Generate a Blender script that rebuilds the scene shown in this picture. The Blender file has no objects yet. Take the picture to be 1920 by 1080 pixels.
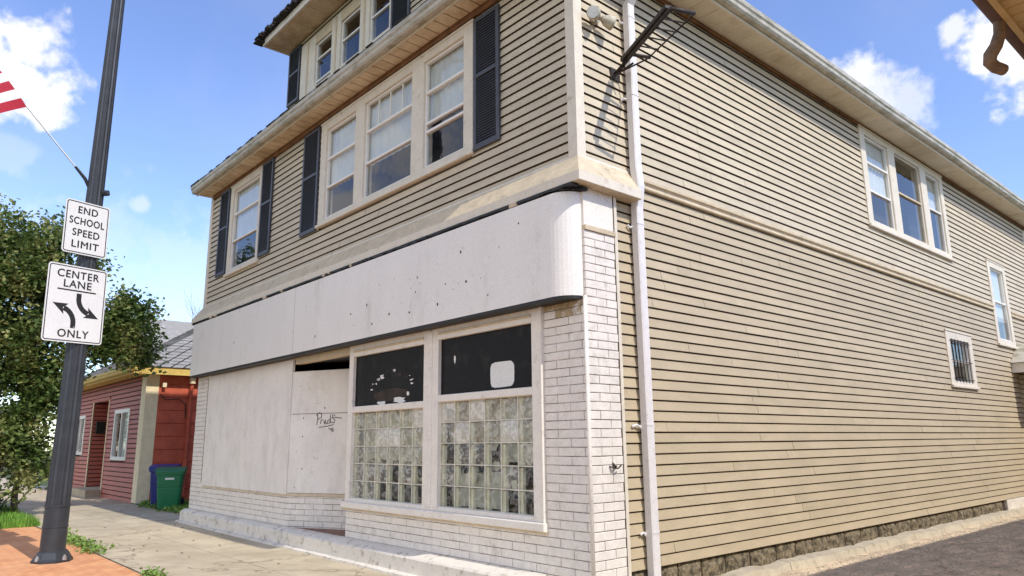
import bpy, bmesh, math, random
from mathutils import Vector, Matrix, noise
random.seed(7)
S = bpy.context.scene
COL = S.collection
R = math.radians

# ------------------------------------------------------------------ camera
cam_d = bpy.data.cameras.new('camera')
cam = bpy.data.objects.new('camera', cam_d)
COL.objects.link(cam)
cam_d.sensor_width = 36
cam_d.lens = 1356.85 / 1920 * 36
cam_d.clip_start = 0.05
cam_d.clip_end = 2000
RT = ((0.6604253642769328, 0.7508273044791416, -0.009833466747137254),
      (0.1623494110176631, -0.12999157931418132, 0.9781333539194044),
      (-0.7331309616718548, 0.6475805341083001, 0.20774610677967023))
m = Matrix(((RT[0][0], RT[1][0], -RT[2][0], 4.974),
            (RT[0][1], RT[1][1], -RT[2][1], -5.344),
            (RT[0][2], RT[1][2], -RT[2][2], 1.55),
            (0, 0, 0, 1)))
cam.matrix_world = m
S.camera = cam

# ------------------------------------------------------------------ light
SUN = Vector((1.0, 0.012, 1.07)).normalized()
SUN_EL = math.asin(SUN.z)
SUN_AZ = math.atan2(SUN.x, SUN.y)
SKY_STRENGTH = 0.15
SUN_STRENGTH = 2.0
EXPOSURE = 0.86
world = bpy.data.worlds.new('World')
S.world = world
world.use_nodes = True
wn = world.node_tree
wn.nodes.clear()
W = wn.nodes.new
wl = wn.links.new


def wmath(op, a, b=None, clamp=False):
    n = W('ShaderNodeMath')
    n.operation = op
    n.use_clamp = clamp
    for i, v in enumerate((a, b)):
        if v is None:
            continue
        if isinstance(v, (int, float)):
            n.inputs[i].default_value = v
        else:
            wl(v, n.inputs[i])
    return n.outputs[0]


sky = W('ShaderNodeTexSky')
sky.sky_type = 'NISHITA'
sky.sun_disc = False
sky.sun_elevation = SUN_EL
sky.sun_rotation = SUN_AZ
sky.air_density = 1.0
sky.dust_density = 0.3
sky.ozone_density = 4.0
tc = W('ShaderNodeTexCoord')
vec = tc.outputs['Generated']
nz = W('ShaderNodeTexNoise')
nz.inputs['Scale'].default_value = 22.0
nz.inputs['Detail'].default_value = 9
nz.inputs['Roughness'].default_value = 0.55
wl(vec, nz.inputs['Vector'])
nf = W('ShaderNodeTexNoise')
nf.inputs['Scale'].default_value = 70.0
nf.inputs['Detail'].default_value = 6
wl(vec, nf.inputs['Vector'])
nbig = W('ShaderNodeTexNoise')
nbig.inputs['Scale'].default_value = 3.2
nbig.inputs['Detail'].default_value = 6
wl(vec, nbig.inputs['Vector'])
# cumulus groups: (direction, angular radius in radians, density)
CLOUDS = [((-0.897, 0.080, 0.430), 0.040, 0.92), ((-0.910, 0.070, 0.400), 0.046, 0.92), ((-0.915, 0.112, 0.388), 0.036, 0.9),
          ((-0.904, 0.030, 0.425), 0.055, 1.0), ((-0.860, -0.16, 0.46), 0.12, 1.0),
          ((-0.330, 0.849, 0.424), 0.030, 0.8), ((-0.306, 0.852, 0.400), 0.034, 0.7), ((-0.28, 0.866, 0.385), 0.03, 0.55),
          ((-0.192, 0.886, 0.425), 0.036, 0.95), ((-0.165, 0.90, 0.395), 0.042, 0.9), ((-0.228, 0.873, 0.452), 0.016, 0.7),
          ((-0.932, 0.220, 0.287), 0.014, 0.4), ((-0.937, 0.272, 0.205), 0.075, 0.22), ((-0.944, 0.09, 0.318), 0.03, 0.2),
          ((-0.95, 0.19, 0.20), 0.09, 0.2), ((-0.955, 0.05, 0.2), 0.09, 0.2),
          # unseen cloud bank added behind and left of the viewer, fills the shaded front
          ((-0.45, -0.75, 0.42), 0.34, 1.0), ((0.15, -0.85, 0.45), 0.40, 1.0), ((-0.15, -0.80, 0.62), 0.30, 0.95), ((0.62, -0.70, 0.42), 0.36, 1.0), ((-0.80, -0.55, 0.25), 0.20, 0.9)]
total = None
for d, rad, dens in CLOUDS:
    vm = W('ShaderNodeVectorMath')
    vm.operation = 'DISTANCE'
    nrm = W('ShaderNodeVectorMath')
    nrm.operation = 'NORMALIZE'
    wl(vec, nrm.inputs[0])
    wl(nrm.outputs[0], vm.inputs[0])
    vm.inputs[1].default_value = Vector(d).normalized()
    a = wmath('DIVIDE', vm.outputs['Value'], rad)
    a = wmath('SUBTRACT', 1.25, a)
    nn = wmath('ADD', wmath('MULTIPLY', wmath('SUBTRACT', nz.outputs['Fac'], 0.5), 2.6), wmath('MULTIPLY', wmath('SUBTRACT', nf.outputs['Fac'], 0.5), 1.0))
    a = wmath('ADD', a, nn)
    a = wmath('MULTIPLY', a, 1.25, True)
    sm = W('ShaderNodeMapRange')
    sm.interpolation_type = 'SMOOTHSTEP'
    wl(a, sm.inputs[0])
    sm.inputs[4].default_value = dens
    total = sm.outputs[0] if total is None else wmath('MAXIMUM', total, sm.outputs[0])
# scattered far clouds everywhere else so that the place has a whole sky
amb = W('ShaderNodeMapRange')
wl(nbig.outputs['Fac'], amb.inputs[0])
amb.inputs[1].default_value = 0.45
amb.inputs[2].default_value = 0.9
amb.inputs[4].default_value = 0.15
total = wmath('MAXIMUM', total, amb.outputs[0])
hsv = W('ShaderNodeHueSaturation')
hsv.inputs['Hue'].default_value = 0.512
hsv.inputs['Saturation'].default_value = 1.02
hsv.inputs['Value'].default_value = 1.0
wl(sky.outputs[0], hsv.inputs['Color'])
ccol = W('ShaderNodeMix')
ccol.data_type = 'RGBA'
wl(nbig.outputs['Fac'], ccol.inputs[0])
ccol.inputs[6].default_value = (3.2, 3.3, 3.6, 1)
ccol.inputs[7].default_value = (5.6, 5.4, 5.15, 1)
mixc = W('ShaderNodeMix')
mixc.data_type = 'RGBA'
wl(total, mixc.inputs[0])
wl(hsv.outputs[0], mixc.inputs[6])
wl(ccol.outputs[2], mixc.inputs[7])
bg = W('ShaderNodeBackground')
bg.inputs['Strength'].default_value = SKY_STRENGTH
wl(mixc.outputs[2], bg.inputs['Color'])
wo = W('ShaderNodeOutputWorld')
wl(bg.outputs[0], wo.inputs[0])

sun_d = bpy.data.lights.new('sun', 'SUN')
sun_d.energy = SUN_STRENGTH
sun_d.angle = R(0.5)
sun_d.color = (1.0, 0.95, 0.86)
sun = bpy.data.objects.new('sun', sun_d)
sun.rotation_euler = SUN.to_track_quat('Z', 'Y').to_euler()
sun.location = (20, 0, 30)
COL.objects.link(sun)
S.view_settings.view_transform = 'Standard'
S.view_settings.look = 'None'
S.view_settings.exposure = EXPOSURE
S.view_settings.gamma = 1
S.cycles.max_bounces = 6
S.cycles.transparent_max_bounces = 12
S.cycles.use_denoising = True

# ------------------------------------------------------------------ materials
def mat(name, col, rough=0.7, var=0.12, scale=3.0, col2=None, bump=0.0, bscale=40, metal=0.0, spec=0.4,
        stain=None, stain_scale=2.0, stain_lo=0.55, stain_hi=0.75, stretch=(1, 1, 1), coords='Object', grain=0.13):
    M = bpy.data.materials.new(name)
    M.use_nodes = True
    nt = M.node_tree
    N = nt.nodes.new
    L = nt.links.new
    b = nt.nodes['Principled BSDF']
    b.inputs['Roughness'].default_value = rough
    b.inputs['Metallic'].default_value = metal
    b.inputs['Specular IOR Level'].default_value = spec
    t = N('ShaderNodeTexCoord')
    mp = N('ShaderNodeMapping')
    mp.inputs['Scale'].default_value = stretch
    L(t.outputs[coords], mp.inputs[0])
    n1 = N('ShaderNodeTexNoise')
    n1.inputs['Scale'].default_value = scale
    n1.inputs['Detail'].default_value = 6
    n1.inputs['Roughness'].default_value = 0.65
    L(mp.outputs[0], n1.inputs[0])
    mr = N('ShaderNodeMapRange')
    mr.inputs[1].default_value = 0.3
    mr.inputs[2].default_value = 0.7
    L(n1.outputs['Fac'], mr.inputs[0])
    mx = N('ShaderNodeMix')
    mx.data_type = 'RGBA'
    L(mr.outputs[0], mx.inputs[0])
    if col2 is None:
        col2 = tuple(max(0, c * (1 - var)) for c in col)
        c1 = tuple(min(1, c * (1 + var)) for c in col)
    else:
        c1 = col
    mx.inputs[6].default_value = (*c1, 1)
    mx.inputs[7].default_value = (*col2, 1)
    out = mx.outputs[2]
    if stain is not None:
        n2 = N('ShaderNodeTexNoise')
        n2.inputs['Scale'].default_value = stain_scale
        n2.inputs['Detail'].default_value = 8
        n2.inputs['Roughness'].default_value = 0.7
        L(mp.outputs[0], n2.inputs[0])
        m2 = N('ShaderNodeMapRange')
        m2.inputs[1].default_value = stain_lo
        m2.inputs[2].default_value = stain_hi
        L(n2.outputs['Fac'], m2.inputs[0])
        mx2 = N('ShaderNodeMix')
        mx2.data_type = 'RGBA'
        L(m2.outputs[0], mx2.inputs[0])
        L(out, mx2.inputs[6])
        mx2.inputs[7].default_value = (*stain, 1)
        out = mx2.outputs[2]
    ng = N('ShaderNodeTexNoise')
    ng.inputs['Scale'].default_value = 75
    ng.inputs['Detail'].default_value = 3
    ng.inputs['Roughness'].default_value = 0.8
    L(t.outputs[coords], ng.inputs[0])
    mg = N('ShaderNodeMapRange')
    mg.inputs[1].default_value = 0.3
    mg.inputs[2].default_value = 0.7
    mg.inputs[3].default_value = 1 - grain
    mg.inputs[4].default_value = 1 + grain
    L(ng.outputs['Fac'], mg.inputs[0])
    gm = N('ShaderNodeVectorMath')
    gm.operation = 'SCALE'
    L(out, gm.inputs[0])
    L(mg.outputs[0], gm.inputs['Scale'])
    L(gm.outputs[0], b.inputs['Base Color'])
    if bump:
        nb = N('ShaderNodeTexNoise')
        nb.inputs['Scale'].default_value = bscale
        nb.inputs['Detail'].default_value = 4
        L(mp.outputs[0], nb.inputs[0])
        bp = N('ShaderNodeBump')
        bp.inputs['Strength'].default_value = bump
        bp.inputs['Distance'].default_value = 0.01
        L(nb.outputs['Fac'], bp.inputs['Height'])
        L(bp.outputs[0], b.inputs['Normal'])
    return M


M = {}
for _k, _f in enumerate((1.0, 0.965, 1.025)):
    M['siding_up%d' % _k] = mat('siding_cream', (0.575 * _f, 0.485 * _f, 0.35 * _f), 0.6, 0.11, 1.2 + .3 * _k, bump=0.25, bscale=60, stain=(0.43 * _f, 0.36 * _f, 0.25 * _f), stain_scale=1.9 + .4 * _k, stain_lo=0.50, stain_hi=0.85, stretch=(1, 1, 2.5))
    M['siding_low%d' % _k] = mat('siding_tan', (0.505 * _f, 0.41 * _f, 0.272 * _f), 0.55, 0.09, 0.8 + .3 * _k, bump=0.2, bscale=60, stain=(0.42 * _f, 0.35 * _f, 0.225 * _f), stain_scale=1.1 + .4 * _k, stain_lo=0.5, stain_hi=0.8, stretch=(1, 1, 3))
M['siding_up'], M['siding_low'] = M['siding_up0'], M['siding_low0']
M['groove'] = mat('siding_groove_shade', (0.065, 0.040, 0.022), 0.9, 0.4, 8)  # shade under the siding laps painted in dark brown, reused in gaps and joints
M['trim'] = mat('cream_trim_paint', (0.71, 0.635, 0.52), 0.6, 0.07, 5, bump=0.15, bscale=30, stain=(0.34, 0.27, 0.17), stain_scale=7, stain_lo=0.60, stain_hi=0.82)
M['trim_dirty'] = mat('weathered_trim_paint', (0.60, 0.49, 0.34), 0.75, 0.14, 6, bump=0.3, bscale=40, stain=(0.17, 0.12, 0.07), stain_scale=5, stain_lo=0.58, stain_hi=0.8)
M['white'] = mat('white_paint', (0.80, 0.735, 0.65), 0.55, 0.05, 6, bump=0.12, bscale=30, stain=(0.42, 0.36, 0.28), stain_scale=9, stain_lo=0.56, stain_hi=0.85)
M['vinyl'] = mat('white_vinyl', (0.82, 0.78, 0.72), 0.4, 0.03, 6)
M['brick'] = mat('white_painted_brick', (0.78, 0.715, 0.64), 0.7, 0.10, 9, bump=0.5, bscale=70, stain=(0.42, 0.36, 0.30), stain_scale=4, stain_lo=0.55, stain_hi=0.85)
M['brick_bare'] = mat('unpainted_tan_brick', (0.42, 0.32, 0.19), 0.85, 0.25, 9, bump=0.5, bscale=60, stain=(0.7, 0.66, 0.6), stain_scale=8, stain_lo=0.52, stain_hi=0.6)
M['mortar'] = mat('mortar_joint', (0.14, 0.115, 0.09), 0.95, 0.3, 6, stain=(0.62, 0.6, 0.57), stain_scale=3.0, stain_lo=0.45, stain_hi=0.62)
M['sign_white'] = mat('sign_board_white_metal', (0.82, 0.775, 0.72), 0.45, 0.03, 1.5, stain=(0.55, 0.50, 0.43), stain_scale=3.2, stain_lo=0.56, stain_hi=0.92, stretch=(1, 1, 0.35), bump=0.08, bscale=3)
M['plywood'] = mat('painted_plywood', (0.81, 0.755, 0.69), 0.7, 0.06, 1.3, bump=0.15, bscale=20, stain=(0.62, 0.575, 0.51), stain_scale=3.2, stain_lo=0.47, stain_hi=0.78, stretch=(1, 1, 0.5))
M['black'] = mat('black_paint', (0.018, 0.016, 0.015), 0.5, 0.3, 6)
M['film'] = mat('black_window_film', (0.014, 0.012, 0.013), 0.35, 0.3, 3, spec=0.08, stain=(0.045, 0.04, 0.036), stain_scale=3, stain_lo=0.5, stain_hi=0.8)
M['shutter'] = mat('slate_blue_shutter', (0.055, 0.060, 0.075), 0.45, 0.2, 5, stain=(0.09, 0.09, 0.1), stain_scale=4, stain_lo=0.6, stain_hi=0.9)
M['soffit'] = mat('soffit_panel', (0.74, 0.60, 0.41), 0.7, 0.1, 3, stain=(0.40, 0.27, 0.13), stain_scale=2.2, stain_lo=0.45, stain_hi=0.75)
M['soffit_side'] = mat('soffit_panel_pale', (0.72, 0.63, 0.47), 0.7, 0.08, 3, stain=(0.48, 0.38, 0.23), stain_scale=2.2, stain_lo=0.52, stain_hi=0.8)
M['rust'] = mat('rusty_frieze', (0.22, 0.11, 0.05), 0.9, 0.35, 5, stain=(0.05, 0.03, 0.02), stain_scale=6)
M['gutter'] = mat('gutter_weathered', (0.50, 0.46, 0.38), 0.5, 0.1, 3, stain=(0.22, 0.21, 0.12), stain_scale=3.0, stain_lo=0.48, stain_hi=0.72, stretch=(1, 1, 3))
M['pipe'] = mat('downspout_white', (0.74, 0.70, 0.68), 0.5, 0.06, 7, stain=(0.45, 0.40, 0.33), stain_scale=14, stain_lo=0.6, stain_hi=0.8)
M['shingle_dark'] = mat('dark_shingle', (0.035, 0.033, 0.032), 0.95, 0.4, 8, bump=1.0, bscale=20)
M['concrete'] = mat('sidewalk_concrete', (0.47, 0.40, 0.28), 0.9, 0.12, 0.9, bump=0.4, bscale=60, stain=(0.31, 0.26, 0.18), stain_scale=1.3, stain_lo=0.5, stain_hi=0.75)
M['plinth'] = mat('painted_concrete_plinth', (0.74, 0.675, 0.58), 0.85, 0.08, 3, bump=0.6, bscale=25, stain=(0.30, 0.25, 0.18), stain_scale=7, stain_lo=0.54, stain_hi=0.68)
M['kerb_pale'] = mat('pale_concrete_strip', (0.52, 0.45, 0.33), 0.9, 0.15, 3, bump=0.8, bscale=20, stain=(0.25, 0.2, 0.13), stain_scale=6, stain_lo=0.55, stain_hi=0.72)
M['dirt'] = mat('alley_dirt', (0.62, 0.48, 0.33), 0.95, 0.45, 2.2, bump=1.0, bscale=30, stain=(0.60, 0.48, 0.32), stain_scale=3.5, stain_lo=0.50, stain_hi=0.68, stretch=(1.8, 0.8, 1), grain=0.35)
M['stone'] = mat('foundation_stone', (0.24, 0.19, 0.12), 0.95, 0.35, 14, bump=1.0, bscale=45, stain=(0.05, 0.042, 0.025), stain_scale=12, stain_lo=0.44, stain_hi=0.60)
M['asphalt'] = mat('asphalt', (0.06, 0.058, 0.055), 0.9, 0.2, 3, bump=0.5, bscale=80)
M['grass'] = mat('grass_blades', (0.15, 0.30, 0.035), 0.7, 0.4, 4)
M['weed'] = mat('weed_leaves', (0.17, 0.27, 0.05), 0.6, 0.35, 9)
M['soil'] = mat('grass_soil', (0.07, 0.09, 0.025), 0.95, 0.4, 5, bump=1, bscale=40)
M['pole'] = mat('charcoal_metal', (0.045, 0.048, 0.055), 0.42, 0.2, 5, metal=0.3, stain=(0.13, 0.12, 0.11), stain_scale=20, stain_lo=0.68, stain_hi=0.76)
M['metal'] = mat('galvanised_metal', (0.42, 0.42, 0.42), 0.45, 0.15, 10, metal=0.6)
M['sign_face'] = mat('sign_reflective_white', (0.72, 0.71, 0.70), 0.45, 0.03, 3, stain=(0.55, 0.53, 0.5), stain_scale=6, stain_lo=0.6, stain_hi=0.9)
M['legend'] = mat('sign_black_legend', (0.02, 0.02, 0.022), 0.5, 0.1, 3)
M['red_siding'] = mat('maroon_vinyl_siding', (0.47, 0.130, 0.088), 0.6, 0.13, 2, stain=(0.38, 0.15, 0.13), stain_scale=3, stain_lo=0.5, stain_hi=0.8, stretch=(1, 1, 4))
M['red_groove'] = mat('maroon_groove', (0.07, 0.02, 0.02), 0.8, 0.2, 2)
M['red_side'] = mat('red_orange_shingle_siding', (0.55, 0.115, 0.06), 0.75, 0.2, 2.5, bump=0.3, bscale=20, stain=(0.42, 0.075, 0.035), stain_scale=4, stain_lo=0.45, stain_hi=0.75)
M['yellow'] = mat('yellow_trim', (0.72, 0.50, 0.13), 0.65, 0.15, 4, stain=(0.3, 0.2, 0.08), stain_scale=7, stain_lo=0.55, stain_hi=0.8)
M['cream_post'] = mat('cream_post', (0.88, 0.74, 0.48), 0.65, 0.1, 5, stain=(0.42, 0.33, 0.2), stain_scale=7, stain_lo=0.6, stain_hi=0.85)
M['bin_green'] = mat('green_plastic', (0.012, 0.16, 0.065), 0.4, 0.12, 5)
M['bin_blue'] = mat('blue_plastic', (0.02, 0.035, 0.21), 0.4, 0.12, 5)
M['rubber'] = mat('black_rubber', (0.02, 0.02, 0.02), 0.8, 0.2, 5)
M['bark'] = mat('bark', (0.11, 0.085, 0.06), 0.95, 0.3, 8, bump=1, bscale=25, stretch=(1, 1, 0.3))
M['curtain'] = mat('pale_blind', (0.66, 0.66, 0.64), 0.8, 0.06, 3)
M['curtain_dark'] = mat('brown_drape', (0.045, 0.034, 0.025), 0.9, 0.35, 2.5)
M['interior'] = mat('interior_plaster', (0.40, 0.36, 0.31), 0.9, 0.15, 2)
M['web'] = mat('block_web', (0.76, 0.72, 0.60), 0.8, 0.2, 6)
M['mortar_green'] = mat('block_mortar', (0.66, 0.62, 0.52), 0.9, 0.25, 6)
M['curtain_olive'] = mat('olive_blind', (0.72, 0.69, 0.57), 0.8, 0.15, 3)
M['paper'] = mat('white_paper', (0.74, 0.73, 0.69), 0.8, 0.05, 8)
M['ink'] = mat('black_marker', (0.03, 0.03, 0.035), 0.5, 0.1, 5)
M['tile'] = mat('entry_tile', (0.24, 0.13, 0.09), 0.7, 0.35, 8)
M['neigh'] = mat('ochre_soffit', (0.52, 0.40, 0.20), 0.7, 0.12, 4, stain=(0.36, 0.26, 0.12), stain_scale=4, stain_lo=0.5, stain_hi=0.8)
M['neigh_gutter'] = mat('dark_brown_gutter', (0.085, 0.052, 0.04), 0.5, 0.3, 5)
M['neigh_elbow'] = mat('rusty_downspout', (0.20, 0.135, 0.085), 0.6, 0.4, 14)
M['flag_red'] = mat('flag_red', (0.42, 0.02, 0.04), 0.8, 0.1, 5)
M['flag_white'] = mat('flag_white', (0.75, 0.73, 0.72), 0.8, 0.05, 5)
M['flag_blue'] = mat('flag_blue', (0.02, 0.035, 0.16), 0.8, 0.05, 5)
M['fixture'] = mat('old_lamp_housing', (0.50, 0.46, 0.36), 0.6, 0.25, 20, stain=(0.12, 0.09, 0.05), stain_scale=14, stain_lo=0.5, stain_hi=0.7)
M['fixture_dark'] = mat('rusted_steel', (0.030, 0.022, 0.018), 0.6, 0.4, 15, stain=(0.10, 0.06, 0.03), stain_scale=20, stain_lo=0.55, stain_hi=0.75)
M['lens'] = mat('lamp_lens', (0.55, 0.55, 0.52), 0.2, 0.1, 10)


def glass_mat(name, tint=(0.9, 0.93, 0.92), refl=0.16, rough=0.03, wavy=0.0, wscale=4, body=0.0, bodycol=(0.5, 0.5, 0.45), patchy=None):
    G = bpy.data.materials.new(name)
    G.use_nodes = True
    nt = G.node_tree
    nt.nodes.clear()
    N = nt.nodes.new
    L = nt.links.new
    o = N('ShaderNodeOutputMaterial')
    tr = N('ShaderNodeBsdfTransparent')
    tr.inputs[0].default_value = (*tint, 1)
    gl = N('ShaderNodeBsdfGlossy')
    gl.inputs['Roughness'].default_value = rough
    gl.inputs[0].default_value = (1, 1, 1, 1)
    lw = N('ShaderNodeLayerWeight')
    lw.inputs[0].default_value = 0.5
    pw = N('ShaderNodeMath')
    pw.operation = 'POWER'
    L(lw.outputs['Facing'], pw.inputs[0])
    pw.inputs[1].default_value = 8.0 if patchy else 4.6
    ad = N('ShaderNodeMath')
    ad.operation = 'ADD'
    ad.use_clamp = True
    L(pw.outputs[0], ad.inputs[0])
    ad.inputs[1].default_value = refl
    base = tr.outputs[0]
    tx = N('ShaderNodeTexCoord')
    if body:
        df = N('ShaderNodeBsdfDiffuse')
        df.inputs[0].default_value = (*bodycol, 1)
        mb = N('ShaderNodeMixShader')
        mb.inputs[0].default_value = body
        L(tr.outputs[0], mb.inputs[1])
        L(df.outputs[0], mb.inputs[2])
        base = mb.outputs[0]
        if patchy:      # frosting and dirt inside the blocks, uneven from block to block
            pn = N('ShaderNodeTexNoise')
            pn.inputs['Scale'].default_value = 13
            pn.inputs['Detail'].default_value = 5
            pn.inputs['Distortion'].default_value = 1.2
            L(tx.outputs['Object'], pn.inputs[0])
            pm = N('ShaderNodeMapRange')
            pm.inputs[1].default_value = 0.42
            pm.inputs[2].default_value = 0.66
            pm.inputs[3].default_value = patchy[0]
            pm.inputs[4].default_value = patchy[1]
            L(pn.outputs['Fac'], pm.inputs[0])
            L(pm.outputs[0], mb.inputs[0])
    mix = N('ShaderNodeMixShader')
    L(ad.outputs[0], mix.inputs[0])
    L(base, mix.inputs[1])
    L(gl.outputs[0], mix.inputs[2])
    L(mix.outputs[0], o.inputs[0])
    if wavy:
        n = N('ShaderNodeTexNoise')
        n.inputs['Scale'].default_value = wscale
        n.inputs['Detail'].default_value = 2
        L(tx.outputs['Object'], n.inputs[0])
        bp = N('ShaderNodeBump')
        bp.inputs['Strength'].default_value = wavy
        bp.inputs['Distance'].default_value = 0.02
        L(n.outputs['Fac'], bp.inputs['Height'])
        L(bp.outputs[0], gl.inputs['Normal'])
        L(bp.outputs[0], lw.inputs['Normal'])
    return G


M['glass'] = glass_mat('window_glass', wavy=0.06, refl=0.07)
for _n, _b, _lo, _hi in (('block_clear', (0.78, 0.75, 0.66), 0.0, 0.25), ('block_mid', (0.80, 0.77, 0.68), 0.14, 0.55), ('block_pale', (0.88, 0.85, 0.77), 0.45, 0.8)):
    M[_n] = glass_mat('glass_block', tint=(0.86, 0.88, 0.80), refl=0.03, rough=0.2, wavy=1.0, wscale=22, body=0.3, bodycol=_b, patchy=(_lo, _hi))


# ------------------------------------------------------------------ mesh helpers
def front(u, o, z):
    return Vector((u, -o, z))


def side(u, o, z):
    return Vector((o, u, z))


def ident(x, y, z):
    return Vector((x, y, z))


def build_each(mb, name, parent):
    for f, k in zip(mb.f, mb.mi):
        b = MB()
        b.face([mb.v[i] for i in f], mb.mats[k])
        b.build(name, parent, recalc=False)


class MB:
    def __init__(self, T=ident):
        self.v, self.f, self.mi, self.mats, self.T = [], [], [], [], T

    def _m(self, m):
        if m not in self.mats:
            self.mats.append(m)
        return self.mats.index(m)

    def face(self, pts, m, raw=False):
        i = len(self.v)
        self.v += [Vector(p) if raw else self.T(*p) for p in pts]
        self.f.append(tuple(range(i, i + len(pts))))
        self.mi.append(self._m(m))

    def mesh(self, pts, faces, m, raw=False):
        i = len(self.v)
        self.v += [Vector(p) if raw else self.T(*p) for p in pts]
        k = self._m(m)
        for f in faces:
            self.f.append(tuple(i + a for a in f))
            self.mi.append(k)

    def box(self, a0, a1, b0, b1, c0, c1, m):
        p = [(a, b, c) for a in (a0, a1) for b in (b0, b1) for c in (c0, c1)]
        self.mesh(p, [(0, 1, 3, 2), (4, 6, 7, 5), (0, 4, 5, 1), (2, 3, 7, 6), (0, 2, 6, 4), (1, 5, 7, 3)], m)

    def bbox(self, a0, a1, b0, b1, c0, c1, m, bev=0.004):
        """box with its outer (b1) edges chamfered"""
        g = min(bev, (a1 - a0) / 3, (c1 - c0) / 3)
        bb = b1 - g
        p = [(a0, b0, c0), (a1, b0, c0), (a1, b0, c1), (a0, b0, c1),
             (a0, bb, c0), (a1, bb, c0), (a1, bb, c1), (a0, bb, c1),
             (a0 + g, b1, c0 + g), (a1 - g, b1, c0 + g), (a1 - g, b1, c1 - g), (a0 + g, b1, c1 - g)]
        fs = [(0, 1, 2, 3), (0, 4, 5, 1), (1, 5, 6, 2), (2, 6, 7, 3), (3, 7, 4, 0),
              (4, 8, 9, 5), (5, 9, 10, 6), (6, 10, 11, 7), (7, 11, 8, 4), (8, 11, 10, 9)]
        self.mesh(p, fs, m)

    def prism(self, prof, a0, a1, m, mats=None, cap=True):
        """profile [(b,c)] extruded along the first axis"""
        n = len(prof)
        pts = [(a0, *q) for q in prof] + [(a1, *q) for q in prof]
        for i in range(n):
            j = (i + 1) % n
            self.mesh([pts[i], pts[j], pts[n + j], pts[n + i]], [(0, 1, 2, 3)], (mats[i] if mats else m))
        if cap:
            self.face([(a0, *q) for q in prof], m)
            self.face([(a1, *q) for q in reversed(prof)], m)

    def tube(self, pts, r, m, n=10, cap=True, flat=1.0):
        P = [Vector(p) for p in pts]
        if not isinstance(r, (list, tuple)):
            r = [r] * len(P)
        rings = []
        up = Vector((0, 0, 1))
        prev = None
        for i, p in enumerate(P):
            d = (P[min(i + 1, len(P) - 1)] - P[max(i - 1, 0)]).normalized()
            if prev is None:
                a = d.cross(up if abs(d.z) < 0.95 else Vector((1, 0, 0))).normalized()
            else:
                a = (prev - d * prev.dot(d)).normalized()
            prev = a
            b = d.cross(a)
            rings.append([p + (a * math.cos(2 * math.pi * k / n) + b * flat * math.sin(2 * math.pi * k / n)) * r[i] for k in range(n)])
        base = len(self.v)
        k = self._m(m)
        for rg in rings:
            self.v += [self.T(*q) for q in rg]
        for i in range(len(rings) - 1):
            for j in range(n):
                j2 = (j + 1) % n
                self.f.append((base + i * n + j, base + i * n + j2, base + (i + 1) * n + j2, base + (i + 1) * n + j))
                self.mi.append(k)
        if cap:
            self.f.append(tuple(base + j for j in reversed(range(n))))
            self.mi.append(k)
            self.f.append(tuple(base + (len(rings) - 1) * n + j for j in range(n)))
            self.mi.append(k)

    def lathe(self, cx, cy, prof, m, n=24, flute=0):
        base = len(self.v)
        k = self._m(m)
        for r, z, fl in prof:
            for j in range(n):
                rr = r * (1 - (0.09 if (fl and j % 2) else 0))
                a = 2 * math.pi * j / n
                self.v.append(self.T(cx + rr * math.cos(a), cy + rr * math.sin(a), z))
        for i in range(len(prof) - 1):
            for j in range(n):
                j2 = (j + 1) % n
                self.f.append((base + i * n + j, base + i * n + j2, base + (i + 1) * n + j2, base + (i + 1) * n + j))
                self.mi.append(k)
        self.f.append(tuple(base + (len(prof) - 1) * n + j for j in range(n)))
        self.mi.append(k)

    def build(self, name, parent=None, smooth=False, loc=None, recalc=True):
        me = bpy.data.meshes.new(name)
        me.from_pydata([tuple(v) for v in self.v], [], self.f)
        for m_ in self.mats:
            me.materials.append(m_)
        me.polygons.foreach_set('material_index', self.mi)
        if recalc:
            bm = bmesh.new()
            bm.from_mesh(me)
            bmesh.ops.recalc_face_normals(bm, faces=bm.faces)
            bm.to_mesh(me)
            bm.free()
        if smooth:
            me.polygons.foreach_set('use_smooth', [True] * len(me.polygons))
        me.update()
        o = bpy.data.objects.new(name, me)
        COL.objects.link(o)
        if loc is not None:
            me.transform(Matrix.Translation(-Vector(loc)))
            o.location = loc
        if parent is not None:
            o.parent = parent
            if loc is None:
                o.matrix_parent_inverse = parent_world(parent).inverted()
            else:
                o.matrix_parent_inverse = parent_world(parent).inverted()
        return o


def parent_world(o):
    mw = Matrix.Translation(o.location) @ o.rotation_euler.to_matrix().to_4x4()
    if o.parent:
        return parent_world(o.parent) @ o.matrix_parent_inverse @ mw
    return mw


def thing(name, label, cat, loc=(0, 0, 0), group=None, rz=0):
    o = bpy.data.objects.new(name, None)
    o.empty_display_size = 0.3
    o.location = loc
    o.rotation_euler = (0, 0, rz)
    COL.objects.link(o)
    o['label'] = label
    o['category'] = cat
    if group:
        o['group'] = group
    return o


def tag(o, label, cat, group=None):
    o['label'] = label
    o['category'] = cat
    if group:
        o['group'] = group
    return o


def kind(o, k):
    o['kind'] = k
    return o


def cut(iv, holes):
    """intervals minus hole intervals"""
    out = [iv]
    for a, b in holes:
        nx = []
        for p, q in out:
            if b <= p or a >= q:
                nx.append((p, q))
            else:
                if a > p:
                    nx.append((p, a))
                if b < q:
                    nx.append((b, q))
        out = nx
    return out


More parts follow.
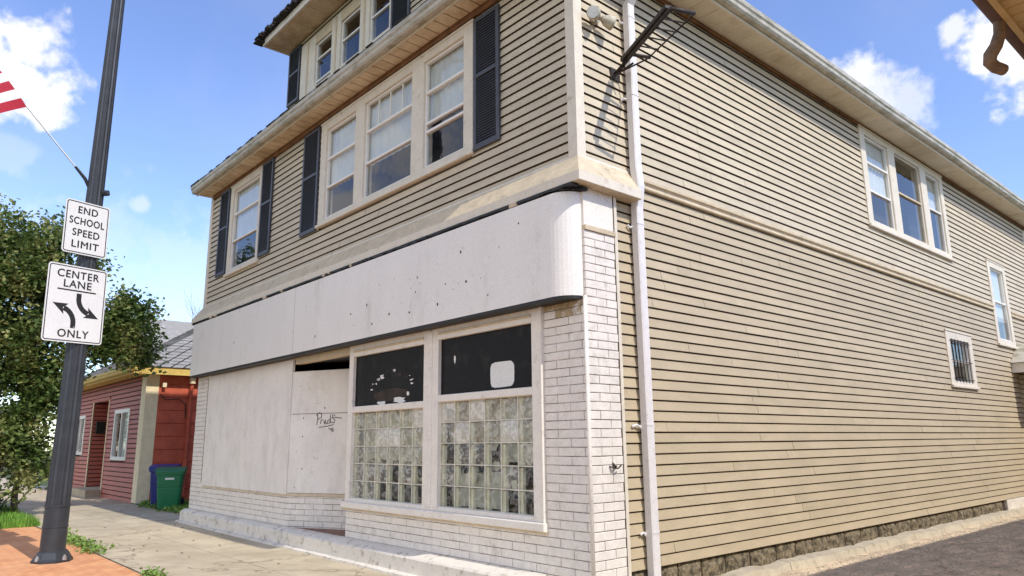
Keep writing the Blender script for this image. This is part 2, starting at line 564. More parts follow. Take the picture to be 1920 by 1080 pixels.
def clap(T, u0, u1, z0, z1, holes, m, groove, course=0.1143, lap=0.020, seam=0.35, g=0.017):
    """Dutch-lap siding: every course a strip with its own lap edge, cut round the openings"""
    mb = MB(T)
    var = {M['siding_up'].name: [M['siding_up%d' % k] for k in range(3)], M['siding_low'].name: [M['siding_low%d' % k] for k in range(3)]}
    z = z0
    while z < z1 - 0.01:
        h = min(course, z1 - z)
        hs = [(a, b) for a, b, c, d in holes if c < z + h * 0.5 < d]
        for p, q in cut((u0, u1), hs):
            cuts = [p]
            if seam:
                c_ = u0 - random.uniform(0, 3.66)
                while c_ < q - 0.4:
                    if c_ > p + 0.4:
                        cuts.append(c_)
                    c_ += 3.66
            cuts.append(q)
            for k in range(len(cuts) - 1):
                a, b = cuts[k], cuts[k + 1]
                s = 0.0015 * (k % 2)
                if k:
                    a += 0.003
                w = random.uniform(-0.0015, 0.0015)
                mv = var[m.name][random.choice((0, 0, 1, 2))] if m.name in var else m
                prof = [(-0.01, z), (lap + s + w, z), (lap + s + w, z + 0.006), (0.004 + s, z + h - g), (0.001, z + h - g + 0.002), (0.001, z + h), (-0.01, z + h)]
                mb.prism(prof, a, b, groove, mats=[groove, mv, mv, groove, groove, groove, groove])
        z += course
    return mb


def sheet(T, u0, u1, z0, z1, holes, o, m, mb=None):
    mb = mb or MB(T)
    us = sorted({u0, u1, *[a for h in holes for a in h[:2] if u0 < a < u1]})
    zs = sorted({z0, z1, *[a for h in holes for a in h[2:] if z0 < a < z1]})
    for i in range(len(us) - 1):
        for j in range(len(zs) - 1):
            cu, cz = (us[i] + us[i + 1]) / 2, (zs[j] + zs[j + 1]) / 2
            if any(a < cu < b and c < cz < d for a, b, c, d in holes):
                continue
            mb.face([(us[i], o, zs[j]), (us[i + 1], o, zs[j]), (us[i + 1], o, zs[j + 1]), (us[i], o, zs[j + 1])], m)
    return mb


def window(T, parent, rect, lights, styles, cas=M['trim'], label=None, proud=0.035, off=0.0, sill=True):
    """rect = casing (u0,u1,z0,z1); lights = openings; styles per light"""
    u0, u1, z0, z1 = rect
    f = MB(T)
    us = sorted([u0] + [x for l in lights for x in l[:2]] + [u1])
    zb, zt = min(l[2] for l in lights), max(l[3] for l in lights)
    po = proud + off
    # posts between and beside the lights
    for i in range(0, len(us), 2):
        f.bbox(us[i], us[i + 1], off - 0.13, po, z0, z1, cas, 0.006)
    for a, b, c, d in lights:
        f.bbox(a, b, off - 0.13, po, z0, c, cas, 0.006)
        f.bbox(a, b, off - 0.13, po, d, z1, cas, 0.006)
    if sill:
        f.bbox(u0 - 0.02, u1 + 0.02, po, po + 0.035, z0, z0 + 0.05, cas, 0.006)
        f.bbox(u0 - 0.015, u1 + 0.015, po, po + 0.014, z1 - 0.03, z1 + 0.004, cas, 0.004)
    w = f.build('window', parent)
    if label:
        w['label'] = label
    for (a, b, c, d), st in zip(lights, styles):
        s = MB(T)
        fw = 0.032
        o0, o1 = off - 0.05, off + 0.0
        vm = M[st.get('sash', 'vinyl')]
        s.bbox(a, a + fw, o0, o1, c, d, vm)
        s.bbox(b - fw, b, o0, o1, c, d, vm)
        s.bbox(a + fw, b - fw, o0, o1, c, c + fw, vm)
        s.bbox(a + fw, b - fw, o0, o1, d - fw, d, vm)
        for r in st.get('rails', (0.5,)):
            zz = c + (d - c) * r
            s.bbox(a + fw, b - fw, o0, o1 + 0.006, zz - 0.02, zz + 0.02, M[st.get('rail', st.get('sash', 'vinyl'))])
        for (r0, r1, n) in st.get('munt', ()):
            for k in range(1, n):
                uu = a + (b - a) * k / n
                s.box(uu - 0.009, uu + 0.009, off - 0.045, off - 0.022, c + (d - c) * r0, c + (d - c) * r1, vm)
        s.build('sash', w)
        g = MB(T)
        g.face([(a + fw, off - 0.03, c + fw), (b - fw, off - 0.03, c + fw), (b - fw, off - 0.03, d - fw), (a + fw, off - 0.03, d - fw)], M['glass'])
        g.build('pane', w)
        for (r0, r1, cm, depth) in st.get('blinds', ()):
            cb = MB(T)
            n = 14
            for k in range(n):
                ua, ub = a + (b - a) * k / n, a + (b - a) * (k + 1) / n
                wa = depth + (0.007 if k % 2 else -0.007)
                wb = depth + (-0.007 if k % 2 else 0.007)
                cb.face([(ua, off - wa, c + (d - c) * r0), (ub, off - wb, c + (d - c) * r0), (ub, off - wb, c + (d - c) * r1), (ua, off - wa, c + (d - c) * r1)], M[cm])
            cb.build('curtain', w, recalc=False)
    return w


# ------------------------------------------------------------------ ground
def plane(name, x0, x1, y0, y1, z, m, holes=()):
    mb = MB()
    us = [(x0, x1, y0, y1)]
    mb.face([(x0, y0, z), (x1, y0, z), (x1, y1, z), (x0, y1, z)], m)
    return kind(mb.build(name, recalc=False), 'structure')


plane('ground', -300, 300, -300, 300, -0.16, M['soil'])
plane('road', -300, 300, -16.5, -6.2, -0.14, M['asphalt'])
g = MB()
g.box(-120, 60, -6.35, -6.2, -0.13, 0.0, M['concrete'])
kind(g.build('kerb'), 'structure')


def add_cracks(m_, scale, width, col):
    nt = m_.node_tree
    N, L = nt.nodes.new, nt.links.new
    b = nt.nodes['Principled BSDF']
    src = b.inputs['Base Color'].links[0].from_socket
    t = N('ShaderNodeTexCoord')
    n = N('ShaderNodeTexNoise')
    n.inputs['Scale'].default_value = 2.5
    n.inputs['Detail'].default_value = 8
    L(t.outputs['Object'], n.inputs[0])
    vs = N('ShaderNodeVectorMath')
    vs.operation = 'SCALE'
    vs.inputs['Scale'].default_value = 0.6
    L(n.outputs['Color'], vs.inputs[0])
    va = N('ShaderNodeVectorMath')
    va.operation = 'ADD'
    L(t.outputs['Object'], va.inputs[0])
    L(vs.outputs[0], va.inputs[1])
    v = N('ShaderNodeTexVoronoi')
    v.feature = 'DISTANCE_TO_EDGE'
    v.inputs['Scale'].default_value = scale
    L(va.outputs[0], v.inputs['Vector'])
    mr = N('ShaderNodeMapRange')
    mr.inputs[1].default_value = width * 0.35
    mr.inputs[2].default_value = width
    mr.inputs[3].default_value = 0.55
    mr.inputs[4].default_value = 0.0
    L(v.outputs['Distance'], mr.inputs[0])
    mx = N('ShaderNodeMix')
    mx.data_type = 'RGBA'
    L(mr.outputs[0], mx.inputs[0])
    L(src, mx.inputs[6])
    mx.inputs[7].default_value = (*col, 1)
    L(mx.outputs[2], b.inputs['Base Color'])


def concrete_slab_mat():
    m_ = mat('sidewalk_slabs', (0.53, 0.445, 0.31), 0.9, 0.2, 0.8, bump=0.35, bscale=70, stain=(0.38, 0.31, 0.205), stain_scale=1.5, stain_lo=0.45, stain_hi=0.72)
    add_cracks(m_, 0.30, 0.006, (0.17, 0.13, 0.08))
    return m_


M['slab'] = concrete_slab_mat()
add_cracks(M['dirt'], 0.6, 0.014, (0.20, 0.14, 0.09))
g = MB()
xs = [60]
x = 9.0
edges = []
xx = 12.0
slabs = []
while xx > -60:
    w_ = 1.83
    slabs.append((xx - w_, xx))
    xx -= w_
for (a, b) in slabs:
    dz = random.uniform(-0.004, 0.004)
    for (c, d) in ((-2.52, -1.26), (-1.26, 0.42)):
        if a > -0.5 or d < 0:
            g.bbox_ = None
        p = 0.0035
        g.mesh([(a + p, c + p, dz), (b - p, c + p, dz + 0.002), (b - p, d - p, dz), (a + p, d - p, dz + 0.001),
                (a + p, c + p, -0.1), (b - p, c + p, -0.1), (b - p, d - p, -0.1), (a + p, d - p, -0.1)],
               [(0, 1, 2, 3), (0, 4, 5, 1), (1, 5, 6, 2), (2, 6, 7, 3), (3, 7, 4, 0)], M['slab'])
kind(g.build('sidewalk'), 'structure')
plane('sidewalk_bed', -60, 12, -2.6, 0.5, -0.03, M['soil'])


# brick paving between walk and kerb
def paver_mat():
    P = mat('brick_pavers', (0.62, 0.27, 0.13), 0.85, 0.2, 3, bump=0)
    nt = P.node_tree
    N, L = nt.nodes.new, nt.links.new
    b = nt.nodes['Principled BSDF']
    t = N('ShaderNodeTexCoord')
    mp = N('ShaderNodeMapping')
    mp.inputs['Rotation'].default_value = (0, 0, R(45))
    L(t.outputs['Object'], mp.inputs[0])
    # slightly irregular joints
    ns = N('ShaderNodeTexNoise')
    ns.inputs['Scale'].default_value = 5
    L(mp.outputs[0], ns.inputs[0])
    vs = N('ShaderNodeVectorMath')
    vs.operation = 'SCALE'
    vs.inputs['Scale'].default_value = 0.05
    L(ns.outputs['Color'], vs.inputs[0])
    va = N('ShaderNodeVectorMath')
    va.operation = 'ADD'
    L(mp.outputs[0], va.inputs[0])
    L(vs.outputs[0], va.inputs[1])
    br = N('ShaderNodeTexBrick')
    br.inputs['Scale'].default_value = 1
    br.inputs['Brick Width'].default_value = 0.21
    br.inputs['Row Height'].default_value = 0.105
    br.inputs['Mortar Size'].default_value = 0.005
    br.inputs['Mortar Smooth'].default_value = 0.4
    br.inputs['Color1'].default_value = (0.80, 0.38, 0.17, 1)
    br.inputs['Color2'].default_value = (0.66, 0.28, 0.125, 1)
    br.inputs['Mortar'].default_value = (0.22, 0.11, 0.06, 1)
    L(va.outputs[0], br.inputs[0])
    n2 = N('ShaderNodeTexNoise')
    n2.inputs['Scale'].default_value = 1.7
    n2.inputs['Detail'].default_value = 7
    L(mp.outputs[0], n2.inputs[0])
    mx = N('ShaderNodeMix')
    mx.data_type = 'RGBA'
    mr = N('ShaderNodeMapRange')
    mr.inputs[1].default_value = 0.4
    mr.inputs[2].default_value = 0.75
    mr.inputs[4].default_value = 0.5
    L(n2.outputs['Fac'], mr.inputs[0])
    L(mr.outputs[0], mx.inputs[0])
    L(br.outputs['Color'], mx.inputs[6])
    mx.inputs[7].default_value = (0.78, 0.45, 0.23, 1)
    L(mx.outputs[2], b.inputs['Base Color'])
    bp = N('ShaderNodeBump')
    bp.inputs['Strength'].default_value = 0.5
    bp.inputs['Distance'].default_value = 0.006
    inv = N('ShaderNodeMath')
    inv.operation = 'SUBTRACT'
    inv.inputs[0].default_value = 1
    L(br.outputs['Fac'], inv.inputs[1])
    L(inv.outputs[0], bp.inputs['Height'])
    L(bp.outputs[0], b.inputs['Normal'])
    return P


M['pavers'] = paver_mat()
g = MB()
g.face([(-12.6, -6.2, 0.0), (14, -6.2, 0.0), (14, -2.55, 0.0), (-12.6, -2.55, 0.0)], M['pavers'])
kind(g.build('brick_pavement', recalc=False), 'structure')
plane('verge', -60, -12.6, -6.2, -2.55, -0.01, M['soil'])
plane('alley', 0.02, 4.9, 0.44, 60, -0.03, M['dirt'])
plane('side_yard', -17.2, -11.3, 0.42, 40, -0.02, M['soil'])

# pale concrete strip along the foundation, broken in pieces
g = MB()
y = 0.6
while y < 20:
    L_ = random.uniform(0.9, 2.3)
    n = 6
    for k in range(n):
        a, b = y + L_ * k / n, y + L_ * (k + 1) / n - (0.012 if k == n - 1 else 0)
        wa, wb = [0.21 + 0.08 * noise.noise(Vector((q * 1.3, 3, 1))) for q in (a, b)]
        za, zb = [0.07 + 0.03 * noise.noise(Vector((q * 2.1, 8, 1))) for q in (a, b)]
        za, zb = za, zb
        g.mesh([(0.0, a, -0.05), (wa, a, -0.05), (wa - 0.03, a, za - 0.015), (0.0, a, za), (0.0, b, -0.05), (wb, b, -0.05), (wb - 0.03, b, zb - 0.015), (0.0, b, zb)],
               [(0, 1, 2, 3), (4, 7, 6, 5), (1, 5, 6, 2), (2, 6, 7, 3), (0, 3, 7, 4)], M['kerb_pale'])
    y += L_
kind(g.build('concrete_strip'), 'structure')


# ------------------------------------------------------------------ the storefront building
H = thing('storefront_building', 'tan sided two storey corner building with boarded white brick storefront and blank white sign band', 'building', (-5.7, 6, 0))
XL = -11.38
YB = 21.0
ZS, ZE = 4.5, 7.1      # top of the cornice skirt, soffit
# windows of the upper floor (casing rect, lights)
W1 = ((-10.17, -8.5, 5.0, 7.0), [(-10.02, -8.64, 5.13, 6.87)])
W3 = ((-5.99, -1.76, 5.10, 6.98), [(-5.80, -4.80, 5.22, 6.82), (-4.52, -3.18, 5.23, 6.83), (-2.88, -1.96, 5.24, 6.84)])
W1L = W1[1]
WS3 = ((7.35, 11.4, 5.16, 7.06), [(7.55, 8.55, 5.30, 6.93), (8.86, 10.12, 5.30, 6.93), (10.43, 11.22, 5.30, 6.93)])
WSN = ((13.72, 15.05, 3.58, 5.60), [(13.9, 14.87, 3.74, 5.44)])
WSB = ((10.36, 11.86, 2.50, 3.64), [(10.56, 11.66, 2.62, 3.46)])
WSF = ((17.3, 19.0, 5.1, 6.95), [(17.45, 18.85, 5.22, 6.83)])


def hole(*ws):
    return [(r[0] + 0.03, r[1] - 0.03, r[2] + 0.02, r[3] - 0.02) for r, _ in ws]


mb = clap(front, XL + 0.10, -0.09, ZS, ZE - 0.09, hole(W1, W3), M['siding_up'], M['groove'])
mb.build('siding', H)
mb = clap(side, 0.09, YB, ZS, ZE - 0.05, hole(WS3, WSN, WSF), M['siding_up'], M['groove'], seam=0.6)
mb.build('siding', H)
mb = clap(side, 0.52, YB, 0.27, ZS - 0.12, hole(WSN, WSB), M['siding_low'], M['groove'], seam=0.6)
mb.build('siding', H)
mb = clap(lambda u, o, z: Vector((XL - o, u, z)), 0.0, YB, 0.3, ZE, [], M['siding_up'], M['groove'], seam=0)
mb.build('siding', H)
# backing walls, floors and ceiling: a real interior behind the panes
mb = sheet(front, XL + 0.02, -0.02, ZS, ZE, [l for w in (W1, W3) for l in w[1]], -0.04, M['interior'])
sheet(side, 0.02, YB, ZS, ZE, [l for w in (WS3, WSF) for l in w[1]] + [(13.9, 14.87, ZS - 0.1, 5.44)], -0.04, M['interior'], MB(side)) if False else None
mb.build('inner_wall', H, recalc=False)
mb = sheet(side, 0.04, YB, 0.2, ZE, [l for w in (WS3, WSF, WSN, WSB) for l in w[1]], -0.04, M['interior'])
mb.build('inner_wall', H, recalc=False)
mb = MB()
mb.face([(XL + .04, YB, 0), (-.04, YB, 0), (-.04, YB, ZE), (XL + .04, YB, ZE)], M['interior'])
mb.face([(XL + .04, 0.05, 0), (XL + .04, YB, 0), (XL + .04, YB, ZE), (XL + .04, 0.05, ZE)], M['interior'])
mb.face([(XL + .04, 4.2, ZS), (-.04, 4.2, ZS), (-.04, 4.2, ZE), (XL + .04, 4.2, ZE)], M['interior'])
mb.face([(-4.2, 4.2, ZS), (-4.2, YB, ZS), (-4.2, YB, ZE), (-4.2, 4.2, ZE)], M['interior'])
mb.build('partition', H, recalc=False)
mb = MB()
mb.box(XL + .05, -.06, .06, YB - .02, 4.2, 4.3, M['interior'])
mb.box(XL + .05, -.06, 1.6, YB - .02, 0.1, 0.2, M['tile'])
mb.build('floor_slab', H)
# corner boards
mb = MB()
mb.mesh([(-0.10, -0.032, ZS - 0.02), (0.032, -0.032, ZS - 0.02), (0.032, 0.10, ZS - 0.02), (-0.10, 0.0, ZS - 0.02), (0, 0.10, ZS - 0.02),
         (-0.10, -0.032, ZE), (0.032, -0.032, ZE), (0.032, 0.10, ZE), (-0.10, 0.0, ZE), (0, 0.10, ZE)],
        [(0, 1, 6, 5), (1, 2, 7, 6), (0, 5, 8, 3), (2, 4, 9, 7)], M['trim'])
mb.build('corner_board', H)
mb = MB()
mb.box(XL - 0.03, XL + 0.10, -0.032, 0.08, ZS - 0.02, ZE, M['trim'])
mb.build('corner_board', H)
# frieze right under the soffit
mb = MB(front)
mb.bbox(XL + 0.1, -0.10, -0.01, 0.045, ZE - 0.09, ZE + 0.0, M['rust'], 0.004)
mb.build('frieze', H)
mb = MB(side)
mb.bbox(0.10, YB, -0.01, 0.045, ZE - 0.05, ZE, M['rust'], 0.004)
mb.build('frieze', H)

# cornice skirt between the floors (front and the short return on the side)
def skirt(prof, m_list, name):
    mb = MB()
    x0, x1, y1 = XL, 0.0, 0.81
    for i in range(len(prof) - 1):
        (o0, z0), (o1, z1) = prof[i], prof[i + 1]
        m_ = m_list[i]
        n = 24
        def wob(k, o):
            return 0.006 * noise.noise(Vector((k * 0.9, o * 7, 2.2)))
        for k in range(n):
            ka, kb = k / n, (k + 1) / n
            def fx(k_, o):
                return (x0 - o) + ((x1 + o) - (x0 - o)) * k_
            w0, w1 = (wob(k, o0) if 0 < k else 0), (wob(k + 1, o1) if k + 1 < n else 0)
            mb.face([(fx(ka, o0), -o0, z0 + w0), (fx(kb, o0), -o0, z0 + w1), (fx(kb, o1), -o1, z1 + w1), (fx(ka, o1), -o1, z1 + w0)], m_)
        mb.face([(x1 + o0, -o0, z0), (x1 + o0, y1, z0), (x1 + o1, y1, z1), (x1 + o1, -o1, z1)], m_)
        mb.face([(x0 - o0, -o0, z0), (x0 - o0, 0.3, z0), (x0 - o1, 0.3, z1), (x0 - o1, -o1, z1)], m_)
    mb.face([(x1, y1, prof[0][1])] + [(x1 + o, y1, z) for o, z in prof[1:]] + [(x1, y1, prof[-1][1])], m_list[0])
    return mb.build(name, H, recalc=False)


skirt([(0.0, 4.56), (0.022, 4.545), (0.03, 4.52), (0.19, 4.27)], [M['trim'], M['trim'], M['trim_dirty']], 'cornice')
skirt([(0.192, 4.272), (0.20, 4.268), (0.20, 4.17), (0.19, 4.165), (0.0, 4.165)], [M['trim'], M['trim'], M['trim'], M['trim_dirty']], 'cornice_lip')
# crumbling black tar line between the cornice and the sign band
mb = MB()
px_ = XL - 0.1
while px_ < 0.02:
    w_ = random.uniform(0.05, 0.16)
    h_ = random.uniform(0.022, 0.040)
    mb.box(px_, px_ + w_, -0.205 - random.uniform(0, 0.012), -0.10, 4.162 - h_, 4.163, M['black'] if random.random() < 0.96 else M['trim_dirty'])
    px_ += w_ * 0.96
for k in range(14):
    a = k / 14 * math.pi / 2
    mb.box(-0.12 + 0.15 * math.sin(a), -0.05 + 0.15 * math.sin(a), -0.21 + 0.2 * k / 14, -0.15 + 0.2 * k / 14, 4.112 + random.uniform(0, 0.02), 4.15, M['black'])
mb.build('tar_joint', H)
# small moulding going on along the side wall
mb = MB(side)
mb.prism([(0, 4.38), (0.05, 4.385), (0.055, 4.40), (0.03, 4.43), (0.035, 4.46), (0.06, 4.47), (0.06, 4.50), (0.0, 4.51)], 0.86, 13.72, M['trim_dirty'])
mb.build('side_moulding', H)
mb = MB(side)
mb.prism([(0, 4.38), (0.05, 4.385), (0.055, 4.40), (0.03, 4.43), (0.035, 4.46), (0.06, 4.47), (0.06, 4.50), (0.0, 4.51)], 15.05, YB, M['trim_dirty'])
mb.build('side_moulding', H)

# the blank sign band with its rounded end
mb = MB()
ys = -0.21
path = [(-11.36, 0.02), (-11.36, ys)]
xk = -11.36
for sx in (-6.32, -6.314):
    path.append((sx, ys))
path += [(-0.22, ys)]
for k in range(1, 9):
    a = k / 8 * math.pi / 2
    path.append((-0.22 + 0.25 * math.sin(a), ys + 0.23 * (1 - math.cos(a))))
path.append((0.03, 0.06))
for i in range(len(path) - 1):
    (a, b), (c, d) = path[i], path[i + 1]
    if i == 2:
        mb.mesh([(a, b, 3.0), (a, b + 0.006, 3.0), (a, b + 0.006, 4.11), (a, b, 4.11), (c, d, 3.0), (c, d + 0.006, 3.0), (c, d + 0.006, 4.11), (c, d, 4.11)], [(1, 5, 6, 2)], M['black'])
        continue
    mb.face([(a, b, 3.0), (c, d, 3.0), (c, d, 4.11), (a, b, 4.11)], M['sign_white'])
mb.face([(a, b, 4.11) for a, b in path], M['sign_white'])
sb = mb.build('sign_band', H, recalc=False)
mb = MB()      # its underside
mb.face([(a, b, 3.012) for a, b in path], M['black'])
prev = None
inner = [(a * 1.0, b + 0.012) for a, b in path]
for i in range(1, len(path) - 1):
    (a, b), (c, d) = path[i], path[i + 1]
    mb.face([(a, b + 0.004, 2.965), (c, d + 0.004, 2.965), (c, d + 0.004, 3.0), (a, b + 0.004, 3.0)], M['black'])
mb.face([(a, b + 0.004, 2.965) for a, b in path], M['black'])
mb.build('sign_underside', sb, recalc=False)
mb = MB()      # screw holes, dents and drips on the band
for k in range(46):
    cx, cz = random.uniform(-9.8, -0.35), random.uniform(3.15, 4.0)
    if random.random() < 0.6:
        cx = random.uniform(-4.6, -0.35)
    r_ = random.choice((0.006, 0.008, 0.011, 0.016))
    n = 7
    mb.face([(cx + r_ * math.cos(2 * math.pi * j / n) * random.uniform(.7, 1.3), ys - 0.003, cz + r_ * math.sin(2 * math.pi * j / n) * random.uniform(.7, 1.5)) for j in range(n)], M['black'] if r_ > 0.012 or random.random() < .5 else M['trim_dirty'])
build_each(mb, 'screw_hole', sb)

# ---------------- painted brickwork of the ground floor
CH, BL = 0.0885, 0.37


def bricks(T, u0, u1, z0, z1, o=0.0, m=M['brick'], ph=0.0, cream_top=None, bl=BL, zoff=0.0):
    """real bricks proud of a recessed mortar bed"""
    mb = MB(T)
    mb.face([(u0, o + 0.002, z0), (u1, o + 0.002, z0), (u1, o + 0.002, z1), (u0, o + 0.002, z1)], M['mortar'])
    k0 = int(math.floor((z0 - 0.25) / CH))
    k1 = int(math.ceil((z1 - 0.25) / CH))
    j = 0.008
    for k in range(k0, k1):
        za, zb = max(z0, 0.25 + k * CH), min(z1, 0.25 + (k + 1) * CH)
        if zb - za < 0.02:
            continue
        u = u0 - (bl / 2 if k % 2 else 0) - ph
        while u < u1:
            a, b = max(u, u0), min(u + bl, u1)
            if b - a > 0.03:
                mm = m
                if cream_top and (za > cream_top or (za > cream_top - 0.12 and random.random() < .5)):
                    mm = M['brick_bare']
                jj = j * random.uniform(0.75, 1.1)
                mb.bbox(a + (0 if a == u0 else jj / 2), b - (0 if b == u1 else jj / 2), o - 0.02, o + 0.012 + random.uniform(-0.002, 0.002), za + jj / 2, zb - jj / 2, mm, 0.004)
            u += bl
    return mb


ZB = 0.20
mb = bricks(front, -0.56, 0.045, ZB - 0.2, 3.02, 0.0, cream_top=2.88)
mb.build('brick_pier', H)
mb = bricks(lambda u, o, z: Vector((0.055 + o, u, z)), 0.0, 0.47, 0.0, 3.72, 0.0, bl=0.31)
mb.build('brick_pier', H)
mb = MB()
# rounded corner bead of the pier, block above it, siding edge trim
mb.tube([(0.048, -0.004, 0.0), (0.048, -0.004, 3.0)], 0.022, M['brick'], 10)
mb.build('brick_corner', H, smooth=True)
mb = MB()
mb.box(0.0, 0.06, 0.0, 0.47, 3.75, 4.165, M['white'])
mb.box(-0.02, 0.085, -0.0, 0.475, 3.70, 3.75, M['trim_dirty'])
mb.build('plaster_block', H)
mb = MB(side)
mb.bbox(0.475, 0.52, -0.01, 0.075, 0.2, 4.165, M['trim'], 0.004)
mb.bbox(0.468, 0.475, -0.01, 0.067, 0.2, 4.165, M['groove'], 0.001)
mb.build('edge_trim', H)
mb = bricks(front, -4.70, -0.56, ZB, 0.66, 0.0, ph=0.1)
mb.build('brick_apron', H)
mb = bricks(lambda u, o, z: Vector((-4.70 - o, u, z)), 0.0, 0.9, ZB, 0.66, 0.0)
mb.build('brick_apron', H)
mb = bricks(front, -6.35, -4.70 + 0.0, ZB, ZB + 0.001, 0.0)
mb = bricks(front, XL, -10.68, ZB, 2.97, 0.0)
mb.build('brick_pier', H)
mb = bricks(front, -10.68, -6.67, ZB, 0.72, 0.0, ph=0.05)
mb.build('brick_apron', H)
mb = bricks(lambda u, o, z: Vector((XL - o, u, z)), 0.0, 4.0, 0.0, 3.0, 0.0)
mb.build('brick_pier', H)
# splayed wall of the entry recess
SD = Vector((0.906, 0.423, 0)).normalized()


def splay(u, o, z):
    return Vector((-6.68, 0, 0)) + SD * u + Vector((SD.y, -SD.x, 0)) * o + Vector((0, 0, z))


mb = bricks(splay, 0.0, 2.6, 0.22, 0.72, 0.0)
mb.build('brick_apron', H)
# plywood boards over the left window and on the splay
mb = MB(front)
mb.bbox(-10.60, -8.42, -0.02, 0.022, 0.745, 2.95, M['plywood'], 0.003)
mb.bbox(-8.415, -6.68, -0.02, 0.0225, 0.745, 2.95, M['plywood'], 0.002)
pb = mb.build('plywood_board', H)
pb['label'] = 'white plywood covering the left shop window'
mb = MB(front)
mb.bbox(-10.68, -10.60, -0.02, 0.035, 0.72, 2.97, M['white'], 0.004)
mb.box(-10.68, -10.662, 0.035, 0.038, 0.8, 2.9, M['black'])
mb.bbox(-10.60, -6.68, -0.02, 0.030, 0.715, 0.745, M['trim_dirty'], 0.003)
mb.build('board_frame', H)
mb = MB(splay)
mb.bbox(0.006, 2.6, -0.02, 0.020, 0.77, 2.03, M['plywood'], 0.003)
mb.bbox(0.006, 2.6, -0.02, 0.017, 2.038, 2.74, M['plywood'], 0.003)
mb.box(0.006, 2.6, -0.02, 0.024, 0.722, 0.765, M['trim_dirty'])
pb2 = mb.build('plywood_board', H)
pb2['label'] = 'board in the entry recess with scribbled graffiti'
# graffiti strokes
GR = [[(0, 0), (0.02, .13), (0.01, .2)], [(-.03, .19), (0.06, .24), (0.13, .21), (0.12, .14), (0.02, .11)],
      [(.10, .02), (.12, .1), (.18, .09)], [(.20, .05), (.25, .09), (.22, .02), (.19, .05), (.24, .01), (.28, .04)],
      [(.36, .10), (.30, .08), (.30, .02), (.36, .03), (.37, .2), (.375, .03)], [(.50, .17), (.43, .2), (.42, .13), (.5, .09), (.47, .03), (.40, .05)],
      [(.44, .14), (.6, .13), (.68, .12)], [(.06, -.05), (.3, -.03), (.46, .0)], [(.34, -.07), (.42, -.11), (.46, -.07), (.4, -.08), (.44, -.14), (.48, -.1)]]
mb = MB(splay)
for st in GR:
    mb.tube([(0.55 + p[0] * 0.72, 0.024, 1.85 + p[1] * 0.82) for p in st], 0.0055, M['ink'], 5, flat=1)
mb.build('graffiti', pb2)
mb = MB(splay)
for k in range(22):
    cu, cz = random.uniform(0.1, 0.7), random.uniform(0.85, 2.6)
    r_ = random.uniform(0.005, 0.012)
    mb.face([(cu + r_ * math.cos(j) * random.uniform(.6, 1.5), 0.0225, cz + r_ * math.sin(j) * random.uniform(.8, 2.2)) for j in range(6)], M['trim_dirty'] if random.random() < .7 else M['black'])
build_each(mb, 'nail_hole', pb2)
# header beam, recess ceiling and the hidden entry door
mb = MB(front)
mb.bbox(XL, -4.66, -0.02, 0.012, 2.95, 3.02, M['trim_dirty'], 0.004)
mb.bbox(-6.6, -4.72, -0.10, 0.012, 2.86, 2.95, M['trim_dirty'], 0.006)
mb.build('header_beam', H)
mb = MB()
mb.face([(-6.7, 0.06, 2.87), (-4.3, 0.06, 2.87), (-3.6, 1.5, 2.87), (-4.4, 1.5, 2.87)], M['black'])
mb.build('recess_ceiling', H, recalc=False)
mb = MB()
mb.face([(-6.72, -0.02, 0.235), (-4.5, -0.02, 0.235), (-3.4, 1.5, 0.235), (-4.4, 1.5, 0.235)], M['tile'])
mb.build('entry_floor', H, recalc=False)
mb = MB(lambda u, o, z: Vector((u, 1.18 - o, z)))
mb.bbox(-4.72, -3.6, -0.05, 0.0, 0.24, 2.5, M['white'], 0.01)
mb.bbox(-4.52, -3.8, 0.0, 0.015, 1.2, 2.3, M['film'], 0.005)
mb.bbox(-4.9, -3.5, -0.05, 0.0, 2.5, 2.87, M['white'], 0.01)
mb.build('entry_door', H)
mb = MB(lambda u, o, z: Vector((-4.72 - o, u, z)))
mb.bbox(0.05, 1.2, -0.02, 0.0, 0.66, 2.87, M['white'], 0.01)
mb.build('recess_wall', H)

# storefront window: frame, dark upper panes, glass blocks
mb = MB(front)
F = M['white']
mb.bbox(-4.72, -4.60, -0.10, 0.03, 0.74, 3.0, F, 0.006)
mb.bbox(-0.74, -0.56, -0.10, 0.03, 0.74, 3.0, F, 0.006)
mb.bbox(-0.585, -0.56, 0.03, 0.055, 0.74, 3.0, F, 0.006)
mb.bbox(-2.78, -2.46, -0.10, 0.03, 0.74, 3.0, F, 0.006)
mb.bbox(-2.66, -2.58, 0.03, 0.045, 0.78, 2.95, F, 0.006)
for a, b, zr, zt in ((-4.60, -2.78, 1.985, 2.80), (-2.46, -0.74, 2.04, 2.82)):
    mb.bbox(a, b, -0.10, 0.03, zt, 3.0, F, 0.006)
    mb.bbox(a, b, 0.03, 0.045, zt + 0.06, zt + 0.09, M['trim_dirty'], 0.004)
    mb.bbox(a, b, -0.10, 0.028, zr, zr + 0.085, F, 0.006)
    mb.bbox(a, b, -0.10, 0.02, 0.74, 0.79, F, 0.006)
mb.bbox(-4.76, -0.54, -0.10, 0.075, 0.655, 0.74, F, 0.01)
mb.bbox(-4.76, -0.54, -0.02, 0.04, 0.63, 0.655, M['trim_dirty'], 0.004)
sw = mb.build('shop_window', H)
for a, b, z0_, z1_, lb in ((-4.60, -2.78, 2.07, 2.80, 'blacked out pane with peeled spots'), (-2.46, -0.74, 2.125, 2.82, 'blacked out pane with a pale square patch')):
    p = MB(front)
    p.face([(a, -0.02, z0_), (b, -0.02, z0_), (b, -0.02, z1_), (a, -0.02, z1_)], M['film'])
    o_ = p.build('dark_pane', sw, recalc=False)
    o_['label'] = lb
